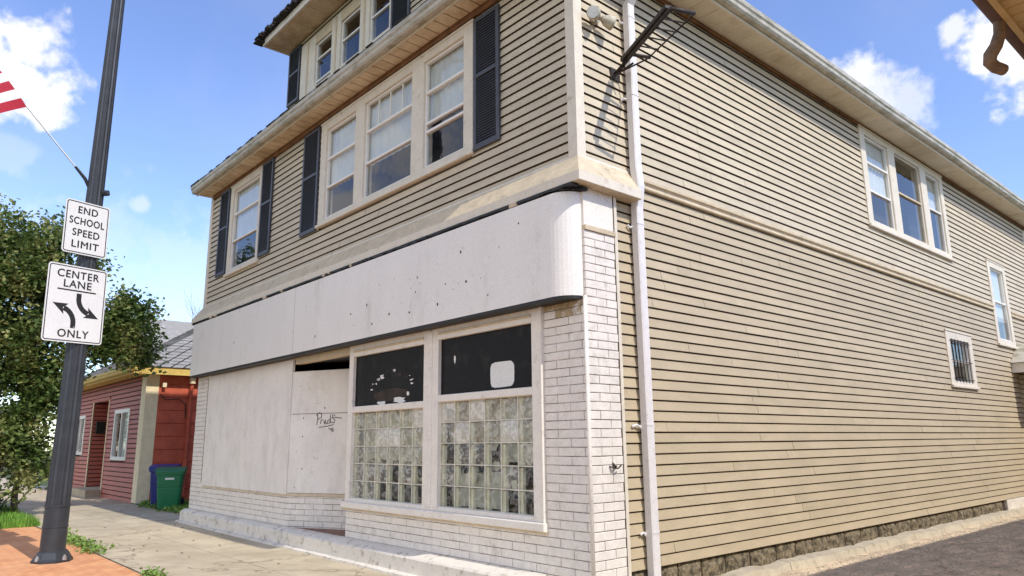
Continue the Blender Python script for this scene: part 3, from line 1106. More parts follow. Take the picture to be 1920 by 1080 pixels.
# pale square poster back and scraps
def blob(mb, cu, cz, rx, rz, o, m_, n=12, pw=0.5, j=0.08):
    pts = []
    for k in range(n):
        a = 2 * math.pi * k / n
        ca, sa = math.cos(a), math.sin(a)
        pts.append((cu + rx * math.copysign(abs(ca) ** pw, ca) * random.uniform(1 - j, 1 + j), o, cz + rz * math.copysign(abs(sa) ** pw, sa) * random.uniform(1 - j, 1 + j)))
    mb.face(pts, m_)


mb = MB(front)
blob(mb, -1.28, 2.30, 0.205, 0.145, -0.016, M['paper'], 24, 0.35, 0.03)
blob(mb, -2.17, 2.55, 0.02, 0.05, -0.016, M['paper'], 8, 1, .3)
build_each(mb, 'paper_patch', sw)
mb = MB(front)
for k in range(26):
    a = math.pi * (0.05 + 0.9 * k / 25)
    cu, cz = -3.62 + 0.52 * math.cos(a), 2.26 + 0.24 * math.sin(a)
    if random.random() < 0.7:
        blob(mb, cu + random.uniform(-.04, .04), cz + random.uniform(-.03, .03), random.uniform(.012, .05), random.uniform(.008, .02), -0.016, M['paper'] if random.random() < .6 else M['curtain_dark'], 8, 0.8, .5)
blob(mb, -3.86, 2.095, 0.11, 0.022, -0.016, M['paper'], 12, .6, .3)
blob(mb, -3.40, 2.115, 0.13, 0.035, -0.0155, M['paper'], 12, .6, .35)
blob(mb, -3.20, 2.19, 0.035, 0.03, -0.016, M['paper'], 8, .8, .3)
blob(mb, -3.62, 2.19, 0.46, 0.085, -0.018, M['curtain_dark'], 18, .8, .1)
build_each(mb, 'peeled_spot', sw)
for a, b, z0_, z1_, nc in ((-4.60, -2.78, 0.79, 1.985, 6), (-2.46, -0.74, 0.79, 2.04, 6)):
    mb = MB(front)
    nr = 5
    bw, bh = (b - a) / nc, (z1_ - z0_) / nr
    for i in range(nc):
        for k in range(nr):
            ua, ub, za, zb = a + i * bw + .006, a + (i + 1) * bw - .006, z0_ + k * bh + .006, z0_ + (k + 1) * bh - .006
            # pillow shaped block face
            n = 5
            P_ = []
            for ii in range(n + 1):
                for kk in range(n + 1):
                    s_, t_ = ii / n, kk / n
                    e = min(s_, 1 - s_, t_, 1 - t_) * 2
                    P_.append((ua + (ub - ua) * s_, -0.03 + 0.018 * min(1, e * 3.0) + 0.002 * math.sin(i * 3 + k * 5 + ii * 2.2 + kk), za + (zb - za) * t_))
            fs = [(ii * (n + 1) + kk, (ii + 1) * (n + 1) + kk, (ii + 1) * (n + 1) + kk + 1, ii * (n + 1) + kk + 1) for ii in range(n) for kk in range(n)]
            if k >= 3:
                bk = random.choice(('block_mid', 'block_pale', 'block_mid'))
            elif k == 2:
                bk = random.choice(('block_mid', 'block_clear', 'block_mid'))
            else:
                bk = random.choice(('block_clear', 'block_clear', 'block_clear', 'block_mid'))
            mb.mesh(P_, fs, M[bk])
    mb.build('glass_blocks', sw, smooth=True, recalc=False)
    mb = MB(front)
    for i in range(nc + 1):
        u = a + i * bw
        mb.box(u - .006, u + .006, -0.09, -0.022, z0_, z1_, M['mortar_green'] if 'mortar_green' in M else M['curtain'])
        # block side webs seen through the glass
        if i < nc:
            mb.box(u + .006, u + .050, -0.085, -0.045, z0_, z1_, M['web'] if 'web' in M else M['curtain'])
    for k in range(nr + 1):
        z = z0_ + k * bh
        mb.box(a, b, -0.09, -0.021, z - .006, z + .006, M['mortar_green'])
        mb.box(a, b, -0.085, -0.045, z - .016, z - .006, M['groove'])
    mb.build('block_joints', sw)
# what stands behind the blocks: pale blind above, stock and scraps below
mb = MB(front)
mb.face([(-4.6, -0.16, 1.34), (-2.9, -0.16, 1.30), (-2.78, -0.16, 1.98), (-4.6, -0.16, 1.98)], M['curtain_olive'] if 'curtain_olive' in M else M['curtain'])
mb.face([(-1.40, -0.16, 1.33), (-0.74, -0.16, 1.32), (-0.74, -0.16, 2.04), (-1.40, -0.16, 2.04)], M['curtain'])
mb.face([(-2.46, -0.17, 1.55), (-1.40, -0.17, 1.52), (-1.40, -0.17, 2.04), (-2.46, -0.17, 2.04)], M['neigh'])
mb.face([(-2.46, -0.20, 0.80), (-1.42, -0.20, 0.80), (-1.42, -0.20, 1.22), (-2.46, -0.20, 1.16)], M['curtain'])
mb.build('blind', sw, recalc=False)
mb = MB(front)
for (cu, cz, rx, rz) in [(-2.2, 1.88, .08, .09), (-2.3, 1.60, .05, .07), (-1.98, 1.56, .09, .07), (-1.93, 1.40, .07, .05), (-1.60, 1.66, .12, .07), (-1.58, 1.52, .10, .07), (-1.88, 1.24, .05, .05),
                         (-2.0, 1.12, .10, .07), (-1.52, 1.28, .08, .05), (-1.35, 1.36, .09, .06), (-1.30, 1.24, .08, .06), (-1.2, 1.08, .05, .06), (-1.75, 1.86, .08, .08),
                         (-1.45, 1.86, .06, .06), (-1.2, 1.78, .09, .07), (-0.95, 1.70, .08, .09), (-1.62, 1.36, .03, .05), (-3.86, 1.87, .07, .08), (-3.2, 1.08, .22, .015), (-2.95, 1.10, .12, .015), (-0.9, 1.5, .08, .05)]:
    blob(mb, cu, cz, rx, rz, -0.115 - random.uniform(0, .01), M['paper'], 14, .8, .18)
build_each(mb, 'paper_scrap', sw)
mb = MB(front)
mb.face([(-4.66, -0.45, 0.6), (-0.60, -0.45, 0.6), (-0.60, -0.45, 3.0), (-4.66, -0.45, 3.0)], M['curtain_dark'])
mb.build('dark_drape', sw, recalc=False)

# plinth (painted concrete step)
mb = MB()
n = 60
prev = None
for k in range(n + 1):
    x_ = -11.42 + (10.85) * k / n
    nn_ = noise.noise(Vector((x_ * 1.1, 0, 5)))
    n2_ = noise.noise(Vector((x_ * 3.7, 4, 5)))
    fy = -0.16 - 0.12 * k / n + 0.004 * nn_
    zt = 0.215 + 0.004 * n2_
    sec = [(x_, 0.0, 0.25), (x_, fy * 0.55, 0.245 + 0.006 * nn_), (x_, fy + 0.015, zt), (x_, fy - 0.005, zt - 0.02), (x_, fy - 0.012 + 0.004 * n2_, 0.035), (x_, fy - 0.09 + 0.02 * n2_, 0.022 + .006 * n2_), (x_, fy - 0.10 + 0.02 * n2_, -0.05)]
    if prev:
        for i in range(len(sec) - 1):
            mb.face([prev[i], sec[i], sec[i + 1], prev[i + 1]], M['plinth'])
    else:
        mb.face(sec + [(x_, 0, -.05)], M['plinth'])
    prev = sec
mb.face(list(reversed(prev)) + [(prev[0][0], 0, -.05)], M['plinth'])
mb.build('plinth', H, recalc=False)
# iron hook on the pier side
mb = MB(side)
mb.tube([(0.36, 0.07, 1.30), (0.30, 0.11, 1.29), (0.27, 0.13, 1.31), (0.25, 0.11, 1.34)], 0.008, M['fixture_dark'], 6)
mb.tube([(0.25, 0.07, 1.30), (0.32, 0.12, 1.28), (0.36, 0.13, 1.31)], 0.008, M['fixture_dark'], 6)
mb.tube([(0.31, 0.06, 1.32), (0.31, 0.10, 1.28)], 0.012, M['fixture_dark'], 6)
mb.build('hook', H)

# stone foundation along the alley
mb = MB(side)
y = 0.5
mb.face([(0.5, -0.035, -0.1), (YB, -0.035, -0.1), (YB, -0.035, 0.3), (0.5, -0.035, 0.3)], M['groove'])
while y < 12.3:
    w_ = random.uniform(0.28, 0.62)
    nU, nZ = 7, 4
    P_ = []
    for i in range(nU + 1):
        for k in range(nZ + 1):
            s_, t_ = i / nU, k / nZ
            e = min(s_, 1 - s_) * 2
            e2 = min(t_, 1 - t_) * 2
            bul = (1 - (1 - min(1, e * 2)) ** 2) * (1 - (1 - min(1, e2 * 1.6)) ** 2)
            uu, zz = y + 0.012 + (w_ - 0.024) * s_, -0.03 + 0.285 * t_
            P_.append((uu, -0.03 + 0.045 * bul + 0.035 * bul * noise.noise(Vector((uu * 9, zz * 11, 3))), zz))
    mb.mesh(P_, [(i * (nZ + 1) + k, (i + 1) * (nZ + 1) + k, (i + 1) * (nZ + 1) + k + 1, i * (nZ + 1) + k + 1) for i in range(nU) for k in range(nZ)], M['stone'])
    y += w_
mb.build('foundation', H, recalc=False)
mb = MB(side)
mb.bbox(12.7, 14.9, -0.03, 0.03, -0.05, 0.26, M['plinth'], 0.01)
mb.build('foundation_block', H)

# ---------------- upper windows and shutters
st3 = dict(rails=(0.345, 0.69), blinds=((0.36, 1.0, 'curtain', 0.075),))
window(front, H, *W1, [dict(rails=(0.35, 0.69), blinds=((0.35, 1.0, 'curtain', 0.075),))], label='single window between dark shutters')
window(front, H, *W3, [dict(rails=(0.345, 0.665), blinds=((0.34, 1.0, 'curtain', 0.08), (0.0, 0.33, 'curtain_dark', 0.45))),
                       dict(rails=(0.36, 0.69), munt=((0.70, 1.0, 4),), blinds=((0.35, 1.0, 'curtain', 0.09), (0.0, .35, 'curtain_dark', 0.5))),
                       dict(rails=(0.33, 0.41, 0.70), blinds=((0.42, 1.0, 'curtain', 0.08),))], label='wide triple window of the front')


def shutter(T, u0, u1, z0, z1, par=H):
    mb = MB(T)
    m_ = M['shutter']
    fw = 0.055
    o0, o1 = 0.02, 0.055
    mid = z0 + (z1 - z0) * 0.55
    mb.box(u0 + .01, u1 - .01, 0.018, 0.024, z0 + .01, z1 - .01, M['black'])
    mb.bbox(u0, u0 + fw, o0, o1, z0, z1, m_)
    mb.bbox(u1 - fw, u1, o0, o1, z0, z1, m_)
    for a, b in ((z0, z0 + fw * 1.3), (mid - fw / 2, mid + fw / 2), (z1 - fw, z1)):
        mb.bbox(u0 + fw, u1 - fw, o0, o1, a, b, m_)
    for a, b in ((z0 + fw * 1.3, mid - fw / 2), (mid + fw / 2, z1 - fw)):
        n = int((b - a) / 0.036)
        for k in range(n):
            zz = a + (b - a) * k / n
            mb.face([(u0 + fw, 0.048, zz), (u1 - fw, 0.048, zz), (u1 - fw, 0.026, zz + 0.036), (u0 + fw, 0.026, zz + 0.036)], m_)
            mb.face([(u0 + fw, 0.048, zz), (u1 - fw, 0.048, zz), (u1 - fw, 0.044, zz - 0.005), (u0 + fw, 0.044, zz - 0.005)], m_)
    return mb.build('shutter', par, recalc=False)


shutter(front, -10.75, -10.21, 5.09, 7.0)
shutter(front, -8.48, -7.96, 5.09, 7.0)
shutter(front, -6.64, -6.04, 5.08, 6.97)
shutter(front, -1.73, -1.23, 5.12, 6.94)

window(side, H, *WS3, [dict(rails=(0.36, 0.69), blinds=((0.36, 1.0, 'curtain', 0.075),)),
                       dict(rails=(0.52,), rail='trim_dirty', sash='trim', blinds=((0.0, 1, 'curtain_dark', 0.6),)),
                       dict(rails=(0.53,), blinds=((0.55, 1.0, 'curtain', 0.10), (0, .5, 'curtain_dark', 0.4)))], label='triple window high on the alley side')
window(side, H, *WSN, [dict(rails=(0.53,), blinds=((0.3, 1.0, 'curtain', 0.075),))], label='tall narrow window above the side porch')
bw_ = window(side, H, *WSB, [dict(rails=(0.5,), blinds=((0.0, 1.0, 'curtain', 0.3),))], label='small barred window of the alley side')
mb = MB(side)
for k in range(6):
    u = 10.66 + k * 0.18
    mb.tube([(u, 0.03, 2.60), (u, 0.03, 3.48)], 0.009, M['fixture_dark'], 6)
for z in (2.68, 3.04, 3.42):
    mb.tube([(10.5, 0.03, z), (11.72, 0.03, z)], 0.009, M['fixture_dark'], 6)
mb.build('window_bars', bw_)
window(side, H, *WSF, [dict(rails=(0.5,), blinds=((0.3, 1.0, 'curtain', 0.075),))])

# ---------------- eaves: soffits, fascia, gutters
mb = MB()
OV = 0.32
zs = ZE + 0.004
x = XL - 0.12
k = 0
while x < 0.42:
    b = min(x + 0.225, 0.42)
    mb.box(x + .009, b - .009, -OV, 0.0, zs, zs + 0.02, M['soffit'])
    mb.box(b - .009, b + .009, -OV, 0.0, zs + 0.014, zs + 0.03, M['groove'])
    x = b
mb.build('soffit', H)
mb = MB()
y = 0.0
while y < YB + 0.4:
    b = y + 0.30
    mb.box(0.0, 0.42, y + .003, b - .003, zs, zs + 0.02, M['soffit_side'])
    mb.box(0.0, 0.42, b - .003, b + .003, zs + 0.01, zs + 0.03, M['groove'])
    y = b
mb.build('soffit', H)
mb = MB()
mb.box(XL - 0.12, XL, 0.0, YB, zs, zs + 0.02, M['soffit'])
mb.build('soffit', H)


def gutter(T, u0, u1, o, z, m_=M['gutter'], name='gutter', par=H, sag=0.0, lip=M['gutter']):
    mb = MB(T)
    prof = [(o, z - 0.0), (o + 0.075, z), (o + 0.10, z + 0.03), (o + 0.105, z + 0.075), (o + 0.125, z + 0.10), (o + 0.125, z + 0.165), (o + 0.115, z + 0.165), (o + 0.095, z + 0.08), (o + 0.09, z + 0.035), (o + 0.07, z + 0.012), (o + 0.01, z + 0.012), (o + 0.01, z + 0.13), (o, z + 0.13)]
    n = max(1, int((u1 - u0) / 1.5))
    for k in range(n):
        a, b = u0 + (u1 - u0) * k / n, u0 + (u1 - u0) * (k + 1) / n
        da, db = sag * noise.noise(Vector((a * .35, 1, 1))), sag * noise.noise(Vector((b * .35, 1, 1)))
        for i in range(len(prof)):
            p, q = prof[i], prof[(i + 1) % len(prof)]
            mb.face([(a, p[0], p[1] + da), (a, q[0], q[1] + da), (b, q[0], q[1] + db), (b, p[0], p[1] + db)], m_)
    mb.face([(u0, *p) for p in prof], m_)
    mb.face([(u1, *p) for p in prof], m_)
    return mb.build(name, par)


mb = MB(front)
mb.bbox(XL - 0.13, 0.42, OV, OV + 0.02, ZE - 0.02, ZE + 0.16, M['trim_dirty'], 0.004)
mb.build('fascia_board', H)
mb = MB(side)
mb.bbox(-0.32, YB + .3, 0.42, 0.44, ZE - 0.02, ZE + 0.16, M['trim'], 0.004)
mb.build('fascia_board', H)
gutter(front, XL - 0.16, 0.56, OV + 0.02, ZE + 0.02, sag=0.03)
gutter(side, -0.46, YB + .3, 0.44, ZE + 0.02, sag=0.03)
# main hip roof
mb = MB()
zr = ZE + 0.19
e = [(XL - .16, -.42), (.50, -.42), (.50, YB + .4), (XL - .16, YB + .4)]
rx_ = (XL + 0.0) / 2
rise = 4.2
mb.face([(e[0][0], e[0][1], zr), (e[1][0], e[1][1], zr), (rx_, 5.6, zr + rise)], M['shingle_dark'])
mb.face([(e[1][0], e[1][1], zr), (e[2][0], e[2][1], zr), (rx_, YB - 5.6, zr + rise), (rx_, 5.6, zr + rise)], M['shingle_dark'])
mb.face([(e[2][0], e[2][1], zr), (e[3][0], e[3][1], zr), (rx_, YB - 5.6, zr + rise)], M['shingle_dark'])
mb.face([(e[3][0], e[3][1], zr), (e[0][0], e[0][1], zr), (rx_, 5.6, zr + rise), (rx_, YB - 5.6, zr + rise)], M['shingle_dark'])
for k in range(60):    # ragged shingle edge
    x_ = XL - .18 + k * 0.2
    mb.box(x_, x_ + .19, -0.46 - random.uniform(0, .03), -0.35, zr - 0.004 + random.uniform(0, .006), zr + .012, M['shingle_dark'])
mb.box(XL - 0.22, XL - 0.05, -0.46, -0.2, zr, zr + 0.05, M['shingle_dark'])
mb.build('roof', H, recalc=False)

# ---------------- front dormer
DY = 0.9


def dorm(u, o, z):
    return Vector((u, DY - o, z))


DR = ((-9.02, -5.30, 8.80, 10.16), [(-8.34, -7.60, 8.93, 9.93), (-7.22, -6.44, 8.93, 9.93), (-6.08, -5.36, 8.93, 9.93)])
mb = clap(dorm, -9.66, -1.6, 8.3, 10.35, [(-9.0, -5.32, 8.8, 10.14)], M['siding_up'], M['groove'], seam=0)
for T_, u0 in ((lambda u, o, z: Vector((-9.66 - o, u, z)), DY), (lambda u, o, z: Vector((-1.6 + o, u, z)), DY)):
    mb2 = clap(T_, DY, 5.5, 8.0, 10.35, [], M['siding_up'], M['groove'], seam=0)
    off_ = len(mb.v)
    for m_ in mb2.mats:
        mb._m(m_)
    mb.v += mb2.v
    mb.f += [tuple(off_ + q for q in f) for f in mb2.f]
    mb.mi += [mb.mats.index(mb2.mats[i]) for i in mb2.mi]
D = mb.build('dormer', H)
sheet(dorm, -9.75, -1.62, 8.2, 10.35, DR[1], -0.04, M['interior']).build('inner_wall', D, recalc=False)
# dormer windows: casing with its sashes and panes in the dormer's own frame
mb = MB(dorm)
u0, u1, z0, z1 = DR[0]
us = [u0] + [x for l in DR[1] for x in l[:2]] + [u1]
for i in range(0, len(us), 2):
    mb.bbox(us[i], us[i + 1], -0.12, 0.035, z0, z1, M['trim'], 0.005)
    if us[i + 1] - us[i] > 0.3:
        c_ = (us[i] + us[i + 1]) / 2
        mb.bbox(c_ - .03, c_ + .03, 0.035, 0.05, z0, z1, M['trim_dirty'], 0.005)
for a, b, c, d in DR[1]:
    mb.bbox(a, b, -0.12, 0.035, z0, c, M['trim'], 0.005)
    mb.bbox(a, b, -0.12, 0.035, d, z1, M['trim_dirty'], 0.005)
mb.build('window_casing', D)
for (a, b, c, d), rl in zip(DR[1], ((0.10, 0.62), (0.55,), (0.52,))):
    s = MB(dorm)
    s.bbox(a, a + .04, -.05, 0.0, c, d, M['vinyl'])
    s.bbox(b - .04, b, -.05, 0.0, c, d, M['vinyl'])
    s.bbox(a + .04, b - .04, -.05, 0.0, c, c + .04, M['vinyl'])
    s.bbox(a + .04, b - .04, -.05, 0.0, d - .04, d, M['vinyl'])
    for r_ in rl:
        zz = c + (d - c) * r_
        s.bbox(a + .04, b - .04, -.05, 0.006, zz - .02, zz + .02, M['vinyl'])
    s.build('sash', D)
    g = MB(dorm)
    g.face([(a + .04, -.03, c + .04), (b - .04, -.03, c + .04), (b - .04, -.03, d - .04), (a + .04, -.03, d - .04)], M['glass'])
    g.build('pane', D)
    g = MB(dorm)
    g.face([(a + .0, -.5, c + .0), (b - .0, -.5, c + .0), (b - .0, -.5, d), (a + .0, -.5, d)], M['curtain_dark'])
    g.build('curtain', D, recalc=False)
shutter(dorm, -9.63, -9.06, 8.93, 10.26, D)
shutter(dorm, -5.28, -4.68, 8.78, 10.10, D)
# dormer soffit, fascia, roof
mb = MB()
x = -9.85
while x < -1.3:
    mb.box(x + .003, x + 0.112, 0.35, DY, 10.36, 10.38, M['soffit'])
    mb.box(x + .112, x + 0.118, 0.35, DY, 10.372, 10.39, M['groove'])
    x += 0.115
mb.box(-9.84, -9.66, DY, 5.0, 10.36, 10.38, M['soffit'])
mb.build('soffit', D)
mb = MB()
mb.box(-9.86, -1.25, 0.31, 0.35, 10.34, 10.50, M['white'])
mb.box(-9.86, -9.82, 0.35, 5.0, 10.34, 10.50, M['white'])
mb.box(-1.29, -1.25, 0.35, 5.0, 10.34, 10.50, M['white'])
mb.build('fascia_board', D)
mb = MB()
mb.face([(-9.95, 0.24, 10.505), (-1.2, 0.24, 10.505), (-3.7, 3.5, 12.2), (-7.6, 3.5, 12.2)], M['shingle_dark'])
mb.face([(-9.95, 0.24, 10.505), (-7.6, 3.5, 12.2), (-7.6, 7.0, 12.2), (-9.95, 7.0, 10.505)], M['shingle_dark'])
mb.face([(-1.2, 0.24, 10.505), (-3.7, 3.5, 12.2), (-3.7, 7.0, 12.2), (-1.2, 7.0, 10.505)], M['shingle_dark'])
mb.face([(-7.6, 3.5, 12.2), (-3.7, 3.5, 12.2), (-3.7, 7.0, 12.2), (-7.6, 7.0, 12.2)], M['shingle_dark'])
for k in range(80):
    x_ = -9.98 + k * 0.112
    mb.box(x_, x_ + random.uniform(.06, .12), 0.20 - random.uniform(0, .05), 0.34, 10.50 - random.uniform(-.01, .02), 10.53 + random.uniform(0, .03), M['shingle_dark'])
for k in range(9):
    mb.box(-10.03 + random.uniform(0, .16), -9.86 + random.uniform(0, .14), 0.12 + random.uniform(0, .1), 0.35, 10.40 + k * .018, 10.42 + k * .018, M['shingle_dark'])
mb.build('roof', D, recalc=False)

# ---------------- downspout on the alley side
mb = MB(side)


def rect_pipe(mb, pts, w, d, m_):
    for i in range(len(pts) - 1):
        (u0, o0, z0), (u1, o1, z1) = pts[i], pts[i + 1]
        r_ = 0.012
        ring = [(-w / 2 + r_, -d / 2), (w / 2 - r_, -d / 2), (w / 2, -d / 2 + r_), (w / 2, d / 2 - r_), (w / 2 - r_, d / 2), (-w / 2 + r_, d / 2), (-w / 2, d / 2 - r_), (-w / 2, -d / 2 + r_)]
        mb.mesh([(u0 + a, o0 + b, z0) for a, b in ring] + [(u1 + a, o1 + b, z1) for a, b in ring],
                [(j, (j + 1) % 8, 8 + (j + 1) % 8, 8 + j) for j in range(8)] + [tuple(range(8)), tuple(range(8, 16))], m_)


rect_pipe(mb, [(0.855, 0.10, 6.62), (0.855, 0.10, 4.6), (0.855, 0.125, 4.35), (0.855, 0.09, 4.10), (0.855, 0.09, 0.05)], 0.115, 0.10, M['pipe'])
rect_pipe(mb, [(0.855, 0.10, 6.62), (0.84, 0.30, 6.88), (0.83, 0.46, 7.05), (0.83, 0.50, 7.14)], 0.115, 0.10, M['pipe'])
for z in (6.45, 5.45, 3.9, 1.70, 0.62):
    rect_pipe(mb, [(0.855, 0.10 if z > 4.3 else 0.09, z), (0.855, 0.10 if z > 4.3 else 0.09, z + 0.02)], 0.123, 0.108, M['pipe'])
dsp = mb.build('downspout', H)
dsp['label'] = 'white downspout down the alley side corner'
mb = MB(side)
for z, ww in ((6.40, .05), (5.42, .07), (3.88, .06), (1.68, .13), (0.60, .07)):
    for s_ in (-1, 1):
        mb = MB(side)
        mb.tube([(0.855 + s_ * 0.05, 0.05, z), (0.855 + s_ * (0.05 + ww * .6), 0.045, z + random.uniform(-.02, .03)), (0.855 + s_ * (0.05 + ww), 0.03, z + random.uniform(-.03, .02))], [0.018, 0.012, 0.016], M['pipe'], 6)
        mb.build('strap', dsp)

# ---------------- small enclosed porch at the far end of the alley side
def vest(u, o, z):
    return Vector((o, u, z))


mb = clap(lambda u, o, z: Vector((u, 15.0 - o, z)), 0.0, 1.0, 0.25, 3.0, [], M['siding_low'], M['groove'], seam=0)
mb.box(1.0, 1.06, -0.02, 0.06, 0.0, 3.05, M['white'])
V = mb.build('porch', H)
V['label'] = 'small hooded side porch with white fascia'
mb = MB(vest)
mb.box(15.0, 15.12, 0.92, 1.04, 0.1, 3.05, M['white'])
mb.box(16.6, 16.75, 0.92, 1.04, 0.1, 3.05, M['white'])
mb.box(15.12, 16.6, 0.96, 1.0, 2.5, 3.05, M['white'])
mb.box(15.12, 16.6, 0.90, 0.94, 0.2, 2.5, M['film'])
mb.build('door', V)
mb = MB(vest)
mb.box(14.55, 17.2, 0.0, 1.15, 3.06, 3.10, M['white'])
mb.bbox(14.55, 17.2, 1.15, 1.19, 3.0, 3.22, M['white'])
mb.box(14.51, 14.55, 0.0, 1.19, 3.0, 3.22, M['white'])
mb.build('fascia_board', V)
mb = MB(vest)
mb.face([(14.45, 0.02, 3.225), (14.45, 1.25, 3.225), (15.2, 0.02, 3.75)], M['shingle_grey'] if 'shingle_grey' in M else M['gutter'])
mb.face([(14.45, 1.25, 3.225), (17.3, 1.25, 3.225), (16.6, 0.02, 3.75), (15.2, 0.02, 3.75)], M['gutter'])
mb.build('porch_roof', V, recalc=False)
mb = MB()
mb.box(0.0, 1.3, 14.2, 17.2, -0.05, 0.16, M['plinth'])
mb.build('porch_step', V)

# ------------------------------------------------------------------ lamp bracket and floodlight on the side wall
T0 = Vector((0.02, 0.65, 5.69))
TIP = Vector((1.08, 0.30, 5.87))
LB = thing('lamp_bracket', 'rusty black ladder shaped lamp arm sticking out from the side wall beside the downspout', 'lamp bracket', (0.02, 0.65, 5.69))
ax = (TIP - T0).normalized()
wy = Vector((0, 1, 0)) - ax * ax.y
wy.normalize()
mb = MB()
mb.tube([T0, T0 + ax * 0.30], 0.022, M['fixture_dark'], 8)
st = T0 + ax * 0.16
L_ = (TIP - st).length
hw = 0.30
mb.tube([st, st + ax * L_], 0.022, M['fixture_dark'], 8)
b0 = st + ax * 0.22
mb.tube([b0 + wy * hw * .75, st + ax * L_ + wy * hw], 0.009, M['fixture_dark'], 6)
mb.tube([st + ax * L_, st + ax * L_ + wy * hw], 0.024, M['fixture_dark'], 6)
for k in range(1, 6):
    q = st + ax * (0.22 + (L_ - 0.22) * (k - 1) / 5)
    mb.tube([q, q + wy * hw * (.75 + .05 * k)], 0.009 if k > 1 else 0.02, M['fixture_dark'], 6)
mb.build('arm_frame', LB, smooth=True)
mb = MB()
nrm_ = ax.cross(wy).normalized()
for k in range(1):
    A = st + ax * 0.05 + nrm_ * 0.02
    B = st + ax * (L_ - 0.02) + nrm_ * 0.02
    w2 = 0.042
    mb.mesh([A - wy * w2, A + wy * w2, B + wy * w2, B - wy * w2, A - wy * w2 + nrm_ * .04, A + wy * w2 + nrm_ * .04, B + wy * w2 + nrm_ * .04, B - wy * w2 + nrm_ * .04],
            [(0, 1, 2, 3), (4, 7, 6, 5), (0, 4, 5, 1), (1, 5, 6, 2), (2, 6, 7, 3), (3, 7, 4, 0)], M['fixture_dark'])
mb.build('lamp_housing', LB)
mb = MB()
mb.box(0.0, 0.03, 0.57, 0.73, 5.62, 5.76, M['fixture_dark'])
mb.tube([Vector((0.03, 0.60, 5.64)), T0 + ax * 0.25 + wy * .1], 0.012, M['fixture_dark'], 6)
mb.tube([Vector((0.03, 0.72, 5.74)), T0 + ax * 0.35 + wy * .22], 0.010, M['fixture_dark'], 6)
mb.build('mounting_plate', LB)

FL = thing('floodlight', 'old weathered twin floodlight fixed near the top of the building corner', 'floodlight', (0.02, 0.32, 6.28))
mb = MB(side)
mb.lathe(0, 0, [(0.001, 0, 0)], M['fixture']) if False else None
mb.tube([(0.32, 0.0, 6.28), (0.32, 0.05, 6.28)], 0.075, M['fixture'], 14)
mb.tube([(0.32, 0.05, 6.28), (0.32, 0.11, 6.24)], 0.025, M['fixture'], 8)
mb.build('mounting_plate', FL)
for a_, b_ in (((0.31, 0.11, 6.25), (0.44, 0.17, 6.20)), ((0.29, 0.10, 6.25), (0.17, 0.16, 6.22))):
    mb = MB(side)
    A, B = Vector(a_), Vector(b_)
    d_ = (B - A).normalized()
    mb.tube([A, A + d_ * .04, A + d_ * .08, B, B + d_ * .03], [0.02, 0.035, 0.062, 0.078, 0.080], M['fixture'], 14)
    lh = mb.build('lamp_head', FL, smooth=True)
    mb = MB(side)
    mb.tube([B + d_ * .03, B + d_ * .036], 0.068, M['lens'], 14)
    mb.build('lens', lh)

# ------------------------------------------------------------------ street pole with its signs and flag
PX, PY = -7.12, -3.16
PL = thing('street_pole', 'dark charcoal fluted street light pole on the brick pavement', 'street light', (PX, PY, 0))
mb = MB()
rb, rt = 0.158, 0.085
def rr(z):
    return rb + (rt - rb) * z / 10.0
prof = [(rr(0.1), 0.10, 0), (rr(0.45), 0.45, 0), (rr(.45) + .006, 0.455, 0), (rr(.48) + .006, 0.475, 0), (rr(.48), 0.48, 0), (rr(0.72), 0.72, 0), (rr(.72) + .008, 0.725, 0), (rr(.75) + .008, .75, 0), (rr(.76), .755, 1)] + [(rr(z), z, 1) for z in (2, 4, 6, 8, 9.6)] + [(rr(9.6), 9.62, 0), (0.06, 9.7, 0)]
mb.T = lambda x, y, z: Vector((x, y + 0.004 * z, z))
mb.lathe(PX, PY - 0.01, prof, M['pole'], 32)
mb.build('shaft', PL, recalc=True)
mb = MB()
mb.lathe(PX, PY, [(0.255, 0.0, 0), (0.255, 0.03, 0), (0.235, 0.05, 0), (0.185, 0.13, 0), (0.163, 0.15, 0), (0.10, 0.15, 0)], M['pole'], 8)
mb.build('base_flange', PL)
for k in range(4):
    a = k * math.pi / 2 + 0.5
    mb = MB()
    cx, cy = PX + .225 * math.cos(a), PY + .225 * math.sin(a)
    mb.lathe(cx, cy, [(0.028, 0.03, 0), (0.028, 0.075, 0), (0.016, 0.078, 0), (0.016, 0.10, 0)], M['metal'], 6)
    mb.build('anchor_bolt', PL)
mb = MB()      # top arm with lamp head beyond the picture
mb.tube([(PX, PY, 9.6), (PX, PY - .3, 10.0), (PX, PY - 1.2, 10.3), (PX, PY - 2.2, 10.35)], [.06, .055, .045, .04], M['pole'], 12)
mb.build('lamp_arm', PL, smooth=True)
mb = MB()
mb.box(PX - .14, PX + .14, PY - 2.9, PY - 2.15, 10.27, 10.42, M['pole'])
mb.box(PX - .11, PX + .11, PY - 2.82, PY - 2.3, 10.25, 10.27, M['lens'])
mb.build('lamp_head', PL)
mb = MB()
dirv = Vector((0.943, 0.334, 0))
mb.tube([(PX + .09, PY + .11, 5.33), (PX + .12, PY + .15, 5.33), (PX + .13, PY + .16, 5.30)], [.05, .05, .03], M['pole'], 8)
mb.build('knob', PL)

SA = R(-19.5)     # heading of the sign's width direction
HD = Vector((math.sin(SA), math.cos(SA), 0))
ND = Vector((HD.y, -HD.x, 0))


